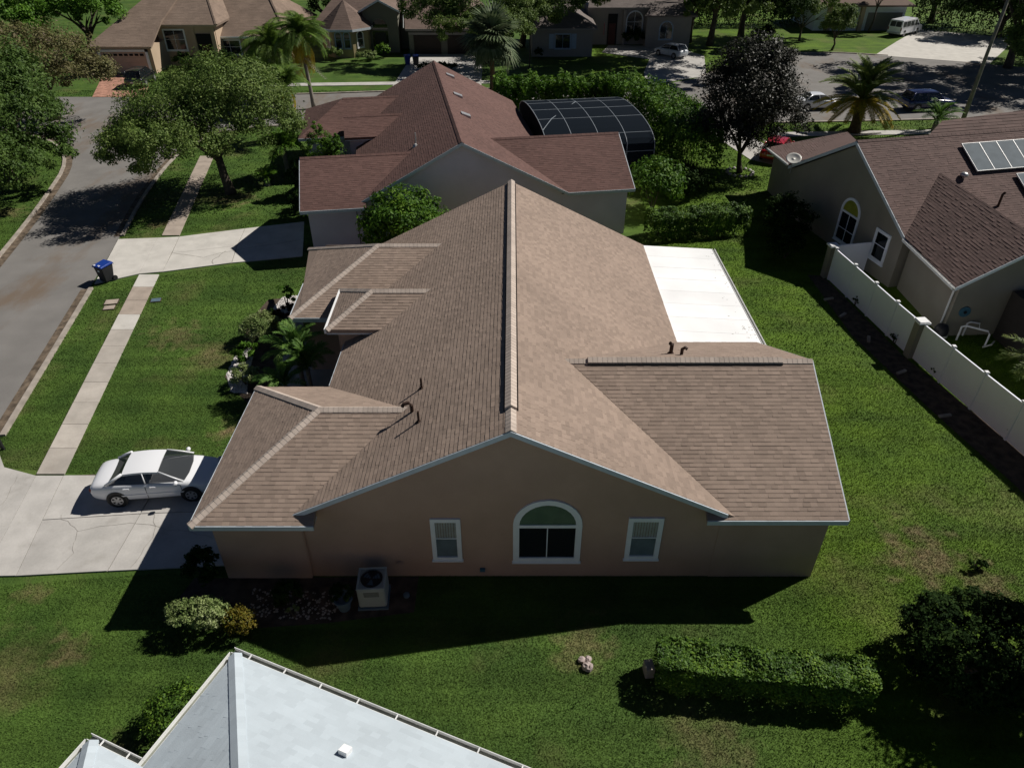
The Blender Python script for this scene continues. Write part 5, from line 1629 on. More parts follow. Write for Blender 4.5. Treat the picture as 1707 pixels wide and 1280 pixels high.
for x, y, lab, m_ in ((-12.2, 90.2, 'blue bin left of the pair before the dark garage', 'bin_blue'), (-11.2, 90.0, 'dark bin right of the pair before the dark garage', 'bin_grey')):
    t = thing('wheeled_bin', lab, 'bin', (x, y, 0), .3, group='bins before the dark garage')
    q = MB(); q.add([(-.25, -.27, .05), (.25, -.27, .05), (.25, .27, .05), (-.25, .27, .05), (-.33, -.36, .95), (.33, -.36, .95), (.33, .36, .95), (-.33, .36, .95)], [(3, 2, 1, 0), (4, 5, 6, 7), (0, 1, 5, 4), (1, 2, 6, 5), (2, 3, 7, 6), (3, 0, 4, 7)]); q.build('bin_body', M[m_], t)
    MB().box(-.36, -.4, .955, .36, .4, 1.05).build('lid', M['bin_blue'], t)

# ================================================================ VEHICLES
car('sedan', 'white four door sedan parked on the near driveway, bonnet under the eave', 'car', (-12.78, 19.3, .06), R(6.5), 'car_white', 4.32, 1.68, 1.34)
car('hatchback', 'pale hatchback parked in tree shade before the grey house', 'car', (19.3, 94.6, .03), R(128), 'car_silver', 4.2, 1.75, 1.5, 'hatch')
car('suv', 'dark navy SUV parked on the street beside the golden palm', 'car', (39.2, 70.9, .01), R(9), 'car_navy', 4.9, 1.9, 1.72, 'suv')
car('hatchback', 'bright red car half hidden between dark tree and olive house', 'car', (20.9, 57.0, .03), R(60), 'car_red', 4.3, 1.8, 1.5, 'hatch')
car('suv', 'black SUV on the brick driveway before the tan garage', 'car', (-39.2, 80.6, .05), R(95), 'car_black', 4.7, 1.9, 1.7, 'suv')
car('sedan', 'white car on the street mostly hidden behind the golden palm', 'car', (29.0, 71.2, .01), R(5), 'car_white', 4.5, 1.75, 1.4)


def van(name, label, loc, rz):
    t = thing(name, label, 'van', loc, rz)
    P = M['car_white']
    prof = [(-2.7, .35), (-2.72, 1.2), (-2.6, 2.05), (1.0, 2.08), (1.35, 1.95), (2.0, 1.25), (2.75, 1.05), (2.85, .8), (2.82, .38)]
    b = MB()
    ys = [(-1.0, .0), (-.97, .0), (.97, .0), (1.0, .0)]
    def sec(y, s): return [(x, y * (1 - .12 * max(0, (z - 1.1)) if abs(y) > .5 else 1), z) for x, z in prof]
    b.prism(sec(-1.0, 0), (0, 0, 0)) if False else None
    n = len(prof)
    L_ = [(x, -1.0 + .13 * max(0, z - 1.1), z) for x, z in prof]; R_ = [(x, 1.0 - .13 * max(0, z - 1.1), z) for x, z in prof]
    b.v = L_ + R_
    b.f = [(i, (i + 1) % n, (i + 1) % n + n, i + n) for i in range(n)] + [tuple(range(n)), tuple(range(n, 2 * n))]
    b.build('body', P, t, bevel=.06)
    G = M['carglass']
    def sw(x0, x1, s):
        y0, y1 = s * (1.0 - .13 * .1 + .008), s * (1.0 - .13 * .75 + .008)
        MB().poly((x0, y0, 1.22), (x1, y0, 1.22), (x1, y1, 1.85), (x0, y1, 1.85)).build('side_window', G, t, fix=False)
    for s in (1, -1):
        for x0, x1 in ((-2.45, -1.6), (-1.5, -.55), (-.45, .45), (.6, 1.3)): sw(x0, x1, s)
        MB().box(2.70, s * .75 - .15, .75, 2.86, s * .75 + .15, .95).build('headlight', M['lamp_clear'], t)
        MB().box(-2.745, s * .9 - .07, .8, -2.69, s * .9 + .05, 1.15).build('taillight', M['lamp_red'], t)
        MB().box(1.35, s * 1.05 - .06, 1.2, 1.5, s * 1.05 + .1, 1.45).build('mirror', M['black'], t)
    for y0, y1 in ((-.78, -.04), (.04, .78)):
        MB().poly((-2.733, y0, 1.25), (-2.733, y1, 1.25), (-2.635, y1 * .97, 1.88), (-2.635, y0 * .97, 1.88)).build('rear_window', G, t, fix=False)
    MB().poly((1.40, -.82, 1.93), (1.40, .82, 1.93), (1.99, .9, 1.28), (1.99, -.9, 1.28)).build('windscreen', G, t, fix=False)
    MB().box(-2.85, -.98, .38, -2.70, .98, .58).build('bumper', M['steel'], t, bevel=.03)
    MB().box(-2.76, -.3, .75, -2.725, .3, .9).build('number_plate', M['logo'], t)
    wheel_set(t, 5.5, 3.4, .98, .36)
    return t


van('van', 'white passenger van parked on the pale far right driveway', (54.0, 109.0, .03), R(38))

# ================================================================ PLANTS
def bed(name, pts, mt, z=.012, chips=0, cm='gravel', size=.05, seed=1):
    o = struct(sheet(name, pts, z, M[mt]))
    NO_GRASS.append(pts)
    if chips:
        r_ = random.Random(seed); m = MB()
        xs = [p[0] for p in pts]; ys = [p[1] for p in pts]
        n = 0
        while n < chips:
            x, y = r_.uniform(min(xs), max(xs)), r_.uniform(min(ys), max(ys))
            ins = False
            for i in range(len(pts)):
                a, b = pts[i - 1], pts[i]
                if (a[1] > y) != (b[1] > y) and x < (b[0] - a[0]) * (y - a[1]) / (b[1] - a[1]) + a[0]: ins = not ins
            if not ins: continue
            n += 1
            s = size * r_.uniform(.6, 1.5); h = s * r_.uniform(.4, .9); t0 = r_.random() * 6
            q = [(x + s * math.cos(t0 + k * 1.57) * r_.uniform(.7, 1.2), y + s * math.sin(t0 + k * 1.57) * r_.uniform(.7, 1.2), z + .002) for k in range(4)]
            m.add(q + [(x, y, z + h)], [(0, 1, 4), (1, 2, 4), (2, 3, 4), (3, 0, 4)])
        m.build('gravel', M[cm], o, kind='stuff')
    return o


# front planting bed with white stones
bed('planting_bed', [(-11.9, 25.2), (-9.0, 22.0), (-7.0, 22.0), (-7.1, 26.9), (-9.2, 27.2), (-9.3, 33.4), (-11.0, 34.0), (-12.9, 33.6), (-13.3, 31.0), (-12.7, 28.6), (-12.9, 26.5)], 'soil')
bed('stone_border', [(-12.85, 26.6), (-12.2, 25.3), (-11.5, 25.2), (-11.9, 26.6), (-12.1, 28.2), (-12.5, 28.9), (-12.95, 28.2)], 'gravel', .018, 900, seed=2)
bed('stone_border', [(-12.4, 32.6), (-11.2, 31.9), (-10.4, 32.3), (-10.6, 34.2), (-12.2, 33.9)], 'gravel', .018, 600, seed=3)
struct(sheet('front_walk', [(-11.5, 31.8), (-10.1, 31.8), (-9.7, 27.3), (-8.2, 27.1), (-7.2, 26.6), (-7.2, 25.0), (-9.0, 24.6), (-10.5, 26.2), (-10.9, 28.6)], .022, M['concrete']))
bed('planting_bed', [(-10.6, 13.6), (-8.0, 13.3), (-5.6, 13.5), (-3.0, 13.9), (-3.0, 15.25), (-10.2, 15.2)], 'soil')
bed('stone_border', [(-8.0, 13.7), (-5.4, 13.6), (-5.2, 14.6), (-8.2, 14.8)], 'soil', .018, 220, 'kerb', .04, 4)
bed('planting_bed', [(16.6, 36.5), (17.4, 36.3), (18.3, 28.2), (20.3, 20), (21, 15.5), (19.4, 15.5), (17.6, 24.2), (16.6, 30)], 'soil', .010)
r_ = random.Random(4)
for i, (x, y) in enumerate(((16.85, 31.9), (16.75, 33.6), (17.25, 29.6), (17.6, 26.8), (18.0, 23.6))):
    t = thing('edging_stone', ['pale edging stone in the dark bed, second from its far end', 'farthest pale edging stone in the dark bed along the white fence', 'middle pale edging stone in the dark fence bed', 'pale edging stone in the fence bed just past the fence pillar', 'nearest pale edging stone in the dark fence bed'][i], 'stone', (x, y, 0), r_.random() * 3, group='edging stones along the white fence')
    MB().box(-.28, -.07, 0, .28, .07, .10).build('stone', M['kerb'], t, bevel=.02)
for i, (x, y, lab) in enumerate(((17.95, 33.0, 'thin dark young shrub against the far run of the white fence'), (18.35, 29.3, 'thin dark young shrub just before the middle fence pillar'), (19.0, 26.6, 'thin dark young shrub just past the middle fence pillar'), (19.85, 22.4, 'nearest thin dark young shrub against the white fence'))):
    bush('young_shrub', lab, (x, y, 0), (.24, .24, .34), 130, .10, 'lf_dark', group='young shrubs along the white fence', seed=i + 50, clumps=9)

bush('variegated_shrub', 'clipped pale variegated shrub at the shaded house corner', (-9.25, 13.3, 0), (.98, .62, .50), 7500, .075, 'lf_varieg', seed=2, clumps=200, csize=.22, flat=.8, blobs=[(-9.6, 13.3, .72, .60, .52, .40), (-8.9, 13.3, .74, .60, .52, .40), (-9.25, 13.35, .8, .8, .48, .34)])
bush('croton_shrub', 'small golden croton shrub beside the variegated shrub', (-8.02, 13.2, 0), (.48, .42, .48), 2600, .075, 'lf_gold', seed=3, clumps=70)
bush('dark_shrub', 'dark shrub under the garage eave by the driveway edge', (-9.75, 15.0, 0), (.55, .5, .75), 1500, .14, 'lf_dark', seed=4)
bush('dark_shrub', 'dark low shrub at the wall between croton and flower pot', (-6.9, 14.3, 0), (.5, .45, .4), 1000, .12, 'lf_dark', seed=5)
bush('white_flower', 'small white flowering plant in the shaded bed', (-6.6, 13.75, 0), (.22, .2, .2), 200, .09, 'lf_varieg', seed=6, clumps=8)
bush('dark_shrub', 'dark clipped shrub beside the nearest pale roof', (-8.75, 10.35, 0), (.85, .8, .6), 6500, .075, 'lf_box', seed=7, clumps=160)
bush('flower_bed_plant', 'low flowering plant at the foot of the near pale roof', (-8.5, 8.3, 0), (.4, .4, .3), 700, .10, 'lf_dark', seed=8)
bush('variegated_shrub', 'round pale green shrub beside the white stones in front', (-12.0, 29.6, 0), (1.0, .85, .68), 6500, .09, 'lf_varieg', seed=9, clumps=100)
bush('spiky_plant', 'bright spiky yellow green plant in the front bed', (-12.25, 27.8, 0), (.6, .5, .45), 1100, .26, 'lf_bright', seed=10, clumps=14, asp=.2)
bush('yellow_shrub', 'light green shrub at the near end of the front bed', (-11.7, 25.9, 0), (.65, .55, .48), 2600, .10, 'lf_varieg', seed=11, clumps=40)
bush('red_cordyline', 'dark red cordyline by the white stones of the front bed', (-11.3, 31.6, 0), (.6, .5, .4), 900, .2, 'lf_red', seed=12, clumps=22, asp=.25)
bush('young_shrub', 'thin bright sapling at the far corner of the front bed', (-11.6, 32.7, 0), (.4, .35, .7), 300, .15, 'lf_hedge', seed=13, clumps=12)
bush('dark_shrub', 'dark shrub along the walk behind the pale round shrub', (-11.9, 30.9, 0), (.6, .5, .4), 900, .13, 'lf_dark', seed=14)
bush('dark_shrub', 'dark shrub against the garage wing by the front lawn', (-10.2, 20.2, 0), (.5, 1.3, .55), 2200, .13, 'lf_dark', seed=15)
bush('dark_shrub', 'low dark shrub at the wall of the second front wing', (-9.7, 31.5, 0), (.45, 1.6, .6), 2000, .14, 'lf_dark', seed=16)
fm_p = [frond_mesh(1.9, .62, 26, .42, .05, M['lf_palm'], i, rise=.75) for i in range(3)]
palm('pygmy_palm', 'bushy green palm in the entry court of the brown house', (-9.15, 25.7, 0), 1.75, .10, [(fm_p, 18, (5, 65), .85), (fm_p, 10, (-15, 10), .8)], seed=2)
palm('pygmy_palm', 'small green palm just right of the bushy entry court palm', (-8.6, 25.0, 0), 1.45, .09, [(fm_p, 22, (-5, 65), .75)], seed=3)
palm('pygmy_palm', 'low green palm at the garage back wall, nearest of the court palms', (-9.5, 24.5, 0), 1.0, .09, [(fm_p, 20, (0, 70), .7)], seed=5)

bush('round_bush', 'tall round glossy green bush between the brown and red roofs', (-5.85, 37.3, 0), (2.35, 2.1, 2.2), 15000, .19, 'lf_hedge', seed=17, clumps=170, blobs=[(-5.85, 37.3, 2.6, 2.35, 2.1, 1.95), (-5.85, 37.3, 1.2, 1.7, 1.6, 1.1)])
# clipped hedges
def hedge(name, label, pts, hw, h, n, size, leaf, seed=1, cat='hedge', rag=.10, lean=.0):
    """Leaves in a rough-cut box along a polyline: top and both sides, ragged by clumps."""
    t = thing(name, label, cat, (*pts[0], 0), world=True)
    g = np.random.default_rng(seed)
    seg = [np.array(p, float) for p in pts]
    Ls = np.array([np.linalg.norm(b - a) for a, b in zip(seg[:-1], seg[1:])]); cum = np.concatenate([[0], np.cumsum(Ls)])
    s = g.uniform(-hw * .8, cum[-1] + hw * .8, n)
    k = np.clip(np.searchsorted(cum, np.clip(s, 0, cum[-1] - 1e-6), 'right') - 1, 0, len(Ls) - 1)
    A = np.array(seg)[k]; D = (np.array(seg)[k + 1] - A) / Ls[k][:, None]
    c = A + D * (s - cum[k])[:, None]
    N2 = np.stack([-D[:, 1], D[:, 0]], 1)
    top = g.random(n) < (2 * hw) / (2 * hw + 1.3 * h)
    a = np.where(top, g.uniform(-1, 1, n), np.sign(g.normal(size=n)))
    zz = np.where(top, h, h * g.random(n) ** .7)
    end = np.clip((np.abs(s - cum[-1] / 2) - cum[-1] / 2) / (hw * .8), 0, 1)
    w = hw * np.sqrt(1 - .5 * end ** 3)
    ph = g.uniform(0, 6.28, 6)
    lump = (np.sin(s * 2.1 + ph[0]) + np.sin(s * 4.7 + ph[1] + a * 2) + np.sin(s * 9.1 + zz * 6 + ph[2]) * .8 + np.sin(a * hw * 7 + ph[3] + s)) * rag * .5
    depth = np.abs(g.normal(0, rag, n))
    off = a * (w + np.where(top, 0, lump - depth))
    zz = zz + np.where(top, lump - depth, 0)
    P = np.stack([c[:, 0] + N2[:, 0] * off, c[:, 1] + N2[:, 1] * off, np.maximum(zz, .05)], 1)
    nrm = np.stack([N2[:, 0] * a * ~top, N2[:, 1] * a * ~top, top * 1.0 + .3], 1) + g.normal(size=(n, 3)) * .5
    nrm /= np.linalg.norm(nrm, axis=1)[:, None]
    tt = g.normal(size=(n, 3)); tt -= nrm * (tt * nrm).sum(1)[:, None]; tt /= np.linalg.norm(tt, axis=1)[:, None]
    s2 = np.cross(nrm, tt); L = size * g.uniform(.6, 1.4, n)[:, None]
    V = np.stack([P - tt * L * .5, P + s2 * L * .27, P + tt * L * .5, P - s2 * L * .27], 1).reshape(-1, 3)
    mesh_np('foliage', V - np.array(org(t)), np.arange(4 * n).reshape(-1, 4), M[leaf], t)
    m = MB()
    for p, q in zip(pts[:-1], pts[1:]):
        L_ = math.hypot(q[0] - p[0], q[1] - p[1])
        for i in range(int(L_ / .7) + 1):
            o = lerp2(p, q, min(1, i * .7 / L_))
            m.tube([(o[0], o[1], 0), (o[0] + .1, o[1], h * .7)], [.04, .015], 5)
    m.build('stems', M['bark'], t)
    return t
hedge('hedge', 'clipped box hedge on the south lawn at bottom right', [(4.4, 11.72), (9.35, 11.18)], .52, 1.12, 26000, .085, 'lf_box', 3, rag=.085)
hedge('hedge', 'clipped dark hedge on the far side of the back lawn', [(9.0, 41.6), (11.5, 42.2), (14.0, 42.6)], .85, 1.55, 16000, .13, 'lf_box', 4, rag=.14)
hedge('tall_hedge', 'long bright green hedge along the street behind the pool cage', [(-.4, 67.4), (3, 67.2), (8.6, 66.9)], 1.5, 3.5, 22000, .24, 'lf_hedge', 5, rag=.42)
hedge('tall_hedge', 'tall bright green hedge curving down the east side of the pool cage', [(9.6, 66.2), (12.0, 61.5), (12.9, 56.5), (13.1, 51.5)], 1.8, 3.9, 28000, .22, 'lf_hedge', 6, rag=.42)
bush('round_bush', 'mid green bush beside the right gable of the maroon roof', (9.4, 46.0, 0), (1.9, 1.8, 1.7), 7000, .2, 'lf_hedge', seed=19, clumps=120)
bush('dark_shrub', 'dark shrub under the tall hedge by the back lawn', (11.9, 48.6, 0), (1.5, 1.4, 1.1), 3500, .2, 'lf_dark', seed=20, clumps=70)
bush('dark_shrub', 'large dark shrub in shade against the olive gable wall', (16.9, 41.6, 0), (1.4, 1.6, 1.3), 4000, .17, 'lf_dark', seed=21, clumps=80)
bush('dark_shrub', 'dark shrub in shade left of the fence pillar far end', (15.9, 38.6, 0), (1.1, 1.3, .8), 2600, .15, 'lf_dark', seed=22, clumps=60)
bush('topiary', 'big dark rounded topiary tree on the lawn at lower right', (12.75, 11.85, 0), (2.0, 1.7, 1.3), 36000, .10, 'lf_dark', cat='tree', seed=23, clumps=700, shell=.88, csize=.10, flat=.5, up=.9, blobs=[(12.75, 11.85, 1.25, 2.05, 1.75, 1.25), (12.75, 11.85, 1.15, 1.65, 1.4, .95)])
bush('small_shrub', 'tiny dark shrub on the dry lawn patch near the right edge', (15.1, 15.6, 0), (.28, .28, .2), 300, .12, 'lf_dark', seed=25, clumps=10)

# trees
tree('oak_tree', 'leafy oak with a leaning trunk on the verge by the left street', (-19.7, 48.9, 0), (-20.3, 49.6, 2.6), .34,
     [(-22.4, 50, 5.0, 3.9, 4.2, 2.5), (-18.9, 50.6, 5.4, 4.0, 4.2, 2.5), (-25.0, 49, 3.7, 2.6, 3.0, 1.7), (-16.6, 50.2, 4.4, 2.3, 2.8, 1.7), (-19.6, 51, 7.0, 3.6, 3.4, 1.6), (-21.5, 46.6, 4.2, 3.4, 2.8, 1.7), (-24.6, 46.6, 3.4, 2.4, 2.2, 1.3), (-22.5, 45.0, 4.9, 2.8, 2.0, 1.2)], 85000, .165, 'lf_oak', seed=41, clumps=420, spread=3.2, rise=2.4, csize=.3)
tree('broad_tree', 'dense green tree over the far kerb at the left edge, lower one', (-36.6, 51.5, 0), (-36.4, 51.5, 2.5), .35,
     [(-34.6, 51.5, 4.2, 3.4, 3.6, 2.6), (-38.5, 50, 4.8, 3.6, 3.4, 2.8), (-33.8, 47.2, 2.6, 2.9, 2.8, 1.8), (-38, 54.5, 5.4, 3.6, 3.2, 2.6), (-32.8, 50, 2.6, 2.4, 2.2, 1.7), (-35.5, 45, 2.6, 3.0, 2.6, 2.0)], 48000, .215, 'lf_mid', seed=42, clumps=300)
tree('broad_tree', 'dark green tree at the left edge beside the street corner', (-39.5, 58.5, 0), (-39.5, 58.5, 3), .35,
     [(-39.0, 58.0, 5.4, 3.8, 3.4, 3.0), (-43, 58, 6.4, 3.8, 3.6, 3), (-36.4, 56.0, 3.8, 2.2, 2.2, 1.8)], 28000, .23, 'lf_mid', seed=43, clumps=220)
tree('olive_tree', 'dry olive brown tree at the street corner, upper left', (-41.5, 67.5, 0), (-41.5, 67.5, 2.8), .3,
     [(-40.8, 67.5, 5.2, 4.0, 3.8, 2.6), (-44.8, 66.8, 5.8, 3.8, 3.6, 2.6), (-37.4, 67, 4.0, 2.7, 2.6, 1.8)], 26000, .21, 'lf_dry', seed=44, clumps=220, csize=.3)
tree('broad_tree', 'bright green dense tree left of the tan garage', (-50, 93, 0), (-50, 93, 3), .4,
     [(-50.5, 92, 5.4, 4.2, 4, 2.8), (-46.6, 91.0, 5.4, 3.2, 3, 2.4), (-54.8, 92, 6.2, 4.4, 4, 3.2), (-49, 93, 7.6, 4.4, 4, 2.6), (-58.5, 90, 6, 4.2, 3.6, 3.4), (-62.5, 88, 5.5, 4.0, 3.6, 3.4), (-55, 87, 4.2, 3.4, 3, 2.4)], 42000, .3, 'lf_bright', seed=45, clumps=240)
tree('broad_tree', 'green tree overhanging the left picture edge near the bin', (-33.6, 40.5, 0), (-33.3, 40.0, 3), .3,
     [(-31.3, 38.3, 3.0, 2.2, 2.0, 1.7), (-35.4, 40.5, 4.4, 2.8, 3, 2.2), (-34.0, 44.5, 3.5, 2.6, 2.8, 2.0)], 24000, .18, 'lf_mid', seed=46, clumps=170)
tree('purple_plum_tree', 'dark plum leaved tree with slender trunk in a white stone ring', (17.1, 53.3, 0), (16.9, 53.5, 1.6), .2,
     [(16.8, 53.5, 5.6, 3.4, 3.2, 3.1), (16.2, 53.0, 3.2, 3.3, 2.9, 1.7), (17.3, 54, 7.4, 2.6, 2.5, 2.0), (18.6, 53.6, 4.0, 2.8, 2.4, 2.2)], 52000, .17, 'lf_plum', seed=47, clumps=300, spread=2.2, rise=2.6, csize=.28)
t = thing('stone_ring', 'ring of white stones round the trunk of the plum tree', 'stone ring', (17.1, 53.2, 0))
for i in range(14):
    a = i * 2 * math.pi / 14; q = MB()
    q.lathe([(.10, 0), (.15, .08), (.07, .16)], 6, (.95 * math.cos(a), .95 * math.sin(a), 0))
    q.build('stone', M['gravel'], t)
tree('oak_tree', 'wide oak over the dark garage and bins, top centre', (-3.0, 90.5, 0), (-2.8, 90.5, 3.0), .4,
     [(-6.0, 89.0, 4.9, 3.6, 3.2, 1.9), (-1.6, 88.0, 4.6, 3.8, 3.4, 2.0), (-9.4, 90.4, 5.6, 3.2, 3, 2.0), (-3.5, 91, 7.2, 5.2, 4, 2.4), (2.4, 90, 5.2, 3.8, 3.2, 2.0), (-1.5, 84.5, 4.6, 3.6, 3.0, 1.9), (-5.5, 85.5, 4.4, 3.0, 2.6, 1.7), (-12, 92, 7.2, 3, 3, 2)], 60000, .24, 'lf_oak', seed=48, clumps=300, spread=3.6, rise=2.4)
tree('oak_tree', 'oak with bare grey limbs over the shuttered front wing', (1.2, 100.5, 0), (2.3, 98.5, 4.0), .4,
     [(1.0, 97.0, 5.2, 3.0, 2.6, 1.5), (5.4, 95.5, 5.6, 3.0, 2.6, 1.3), (9.6, 95.6, 5.8, 2.8, 2.6, 1.4), (6.5, 97, 8.4, 5.4, 3.6, 2.0), (11.6, 97.0, 7.6, 2.6, 2.6, 1.8)], 24000, .24, 'lf_oak', seed=49, clumps=170, spread=4.5, rise=2.2)
tree('oak_tree', 'tall shade oak with dark trunk behind the pale hatchback', (25.6, 101.5, 0), (25.8, 101.5, 4), .42,
     [(26.4, 100, 4.6, 3.2, 3.0, 1.8), (23.3, 101, 4.3, 2.6, 2.4, 1.5), (29.6, 100.5, 4.3, 3.0, 2.6, 1.6), (24.5, 101, 9.5, 5.2, 4.2, 2.8), (30.4, 101.5, 7.2, 3.8, 3.6, 2.6), (19.6, 95, 9.6, 4.4, 4.0, 2.2), (13.5, 93, 9.4, 4.2, 4.0, 2.0), (27, 94, 9.8, 4, 4, 2.2), (21, 88, 9.6, 3.6, 3.6, 1.8)], 46000, .28, 'lf_oak', seed=50, clumps=260, spread=3.6, rise=4)
tree('oak_tree', 'second shade oak right of the pale hatchback, its trunk in shade', (31.2, 107.5, 0), (31.2, 107.5, 4), .42,
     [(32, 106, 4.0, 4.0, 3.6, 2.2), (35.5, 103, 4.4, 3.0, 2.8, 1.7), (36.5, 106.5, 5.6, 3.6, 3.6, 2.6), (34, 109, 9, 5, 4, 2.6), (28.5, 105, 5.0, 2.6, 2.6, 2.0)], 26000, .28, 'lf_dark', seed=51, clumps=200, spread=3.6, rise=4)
tree('small_tree', 'small rounded tree on the lawn left of the white van', (40.3, 98.3, 0), (40.3, 98.3, 1.5), .14,
     [(40.3, 98.3, 3.1, 2.0, 1.9, 1.6), (41.0, 98.6, 4.2, 1.5, 1.4, 1.1)], 9000, .2, 'lf_oak', seed=52, clumps=90, spread=1.2, rise=1.4)
tree('small_tree', 'bushy tree before the white walled house, left of the van', (38.2, 104.5, 0), (38.2, 104.5, 1.8), .16,
     [(38.2, 104.5, 3.6, 2.2, 2.1, 1.9), (41, 107, 4.4, 2.2, 2.1, 2.0)], 9000, .24, 'lf_oak', seed=53, clumps=90)
tree('small_tree', 'slim tree before the white wall close to the van', (49.8, 110.5, 0), (50.2, 110.6, 3.2), .14,
     [(50.4, 110.6, 5.0, 2.1, 1.8, 1.5)], 5000, .24, 'lf_bright', seed=54, clumps=60, spread=1.2, rise=1.6)
for i, (x, y, h, lab) in enumerate(((66, 107, 6.0, 'dark oak mass right of the white van, top right'), (72, 96, 6.0, 'dark oak over the street at the right edge'), (77, 108, 7, 'far right dark oak behind the tall bare trunk'), (62, 118, 8, 'tall dark oak at the upper right corner behind the van'))):
    tree('oak_tree', lab, (x, y, 0), (x, y, 2.5), .45, [(x, y, h * .7, 5.2, 5, h * .36), (x - 4.2, y - 1, h * .62, 3.8, 3.6, h * .28), (x + 3.8, y + .5, h * .62, 3.8, 3.6, h * .3), (x, y + 1, h, 4.4, 4.2, h * .26)], 22000, .3, 'lf_dark', seed=60 + i, clumps=180, spread=4, rise=2.5)
tree('pine_tree', 'tall slim tree with bare pale trunk beside the street, right edge', (40.5, 66.4, 0), (40.9, 66.6, 11.5), .17,
     [(41.5, 67.2, 15.5, 3.4, 3.2, 2.0), (44, 68, 16.5, 2.8, 2.8, 1.8)], 6000, .28, 'lf_oak', bark='bark_pale', seed=71, clumps=70, spread=1.8, rise=2.6)
tree('broad_tree', 'shade tree over the right part of the cul de sac', (57, 88.5, 0), (57, 88.5, 4.0), .45,
     [(57, 84, 10, 5.5, 5.0, 2.2), (51, 86, 10.2, 4.6, 4.4, 2.0), (62, 90, 9, 5, 5, 2.6), (54, 92, 10, 5, 4.4, 2.2), (60, 80, 9.6, 4.6, 4.6, 2.2), (52.5, 79, 10, 4.2, 4, 2.0), (46.5, 82, 10.4, 3.6, 3.4, 1.6), (56, 83.5, 3.6, 3.4, 3.2, 2.6), (59, 87, 5, 4, 3.6, 2.6), (49, 92, 10.2, 4, 4, 2), (66, 94, 9, 4, 4, 2)], 72000, .37, 'lf_oak', seed=72, clumps=420, spread=5, rise=4.5, csize=.3)
tree('oak_tree', 'dark trees filling the gap between the tan house and the bay', (-24.5, 108, 0), (-24.5, 108, 2), .4, [(-24.5, 107, 4.5, 3.2, 3, 3.4), (-22, 110, 6, 3, 3, 3)], 9000, .3, 'lf_dark', seed=75, clumps=90)
hedge('tree_row', 'dark overgrown thicket behind the white van at the top right', [(59, 113), (70, 110), (84, 104), (95, 96)], 2.6, 5.0, 30000, .27, 'lf_dark', 81, cat='thicket', rag=.8)
hedge('tree_row', 'dark thicket behind the two shade oaks at the top', [(23.5, 116), (32, 117), (42, 117)], 2.0, 4.2, 16000, .26, 'lf_dark', 82, cat='thicket', rag=.7)
tree('oak_tree', 'dark slim oak by the corner of the grey house, right of its arched window', (23.4, 103.2, 0), (23.2, 102, 3.5), .22,  # high crown out of view, spread wide to add shade on the lawn
     [(17, 92, 10.4, 4.2, 4, 1.8), (12, 91, 10, 3.8, 3.6, 1.7), (22, 96, 10.4, 4.2, 4, 2.0), (17, 97, 11, 4.4, 3.6, 2.0), (24.5, 90, 10.6, 3.4, 3.4, 1.6), (19, 86.5, 10.4, 3.0, 3.0, 1.5), (27, 86, 10.5, 3.4, 3.4, 1.6)], 60000, .32, 'lf_dark', seed=76, clumps=260, spread=4, rise=4.5, csize=.26)
tree('broad_tree', 'tree beyond the right edge whose shade falls on the south lawn', (17.6, 12.2, 0), (17.6, 12.2, 2.4), .3,
     [(17.0, 12.0, 4.6, 3.0, 2.4, 1.8), (17.6, 10.6, 4.2, 2.6, 2.4, 1.8), (16.2, 9.6, 3.8, 2.2, 1.8, 1.4)], 14000, .2, 'lf_dark', seed=73, clumps=220)

# palms
fm_q = [frond_mesh(3.0, .95, 44, .72, .06, M['lf_queen'], 10 + i, rise=.75, vee=.3, hang=.55) for i in range(3)]
fm_qg = [frond_mesh(2.6, 1.15, 30, .6, .10, M['lf_gold_frond'], 20 + i, rise=.3, vee=.1, hang=.8) for i in range(2)]
fm_qd = [frond_mesh(2.6, 1.3, 26, .45, .05, M['lf_dead'], 30 + i, rise=.1, vee=.05, hang=.9) for i in range(2)]
palm('queen_palm', 'queen palm with golden lower fronds before the octagonal bay', (-18.9, 71.2, 0), 5.9, .16, [(fm_q, 28, (0, 75), 1.12), (fm_q, 8, (-25, 0), 1.0), (fm_qg, 6, (-45, -15), 1.0), (fm_qd, 4, (-80, -65), 1.1)], lean=(-.4, .2), seed=4)
palm('queen_palm', 'shorter queen palm with golden frond beside the oak', (-17.9, 61.3, 0), 4.1, .14, [(fm_q, 20, (0, 70), .85), (fm_qg, 3, (-50, -25), .9), (fm_qd, 2, (-80, -65), 1.0)], lean=(-.5, .3), seed=6)
palm('queen_palm', 'dark green palm behind the oak, left of the golden one', (-23.0, 74.8, 0), 4.4, .15, [(fm_q, 34, (-40, 70), 1.2)], seed=7)
fm_s = [frond_mesh(1.6, .7, 20, .5, .07, M['lf_hedge'], 40 + i, rise=.7) for i in range(2)]
palm('fan_palm', 'bright green short palm left of the conifer behind the maroon garage', (-16.6, 52.5, 0), 2.1, .16, [(fm_s, 34, (-15, 65), 1.15)], seed=8)
palm('cycad', 'low cycad on the lawn left of the maroon garage', (-17.6, 50.6, 0), .5, .2, [(fm_s, 18, (0, 50), .7)], seed=18)
bush('conifer_shrub', 'feathery conical conifer at the corner of the maroon roof', (-12.9, 49.3, 0), (1.1, 1.1, 2.2), 12000, .17, 'lf_hedge', seed=26, clumps=200, csize=.24, asp=.25, blobs=[(-12.9, 49.3, 1.5, 1.5, 1.4, 1.4), (-13.1, 49.3, 3.0, 1.0, 1.0, 1.2), (-13.2, 49.3, 4.1, .45, .45, .8), (-12.0, 49.0, 2.4, .9, .9, 1.3), (-11.9, 49.0, 3.4, .4, .4, .8)])
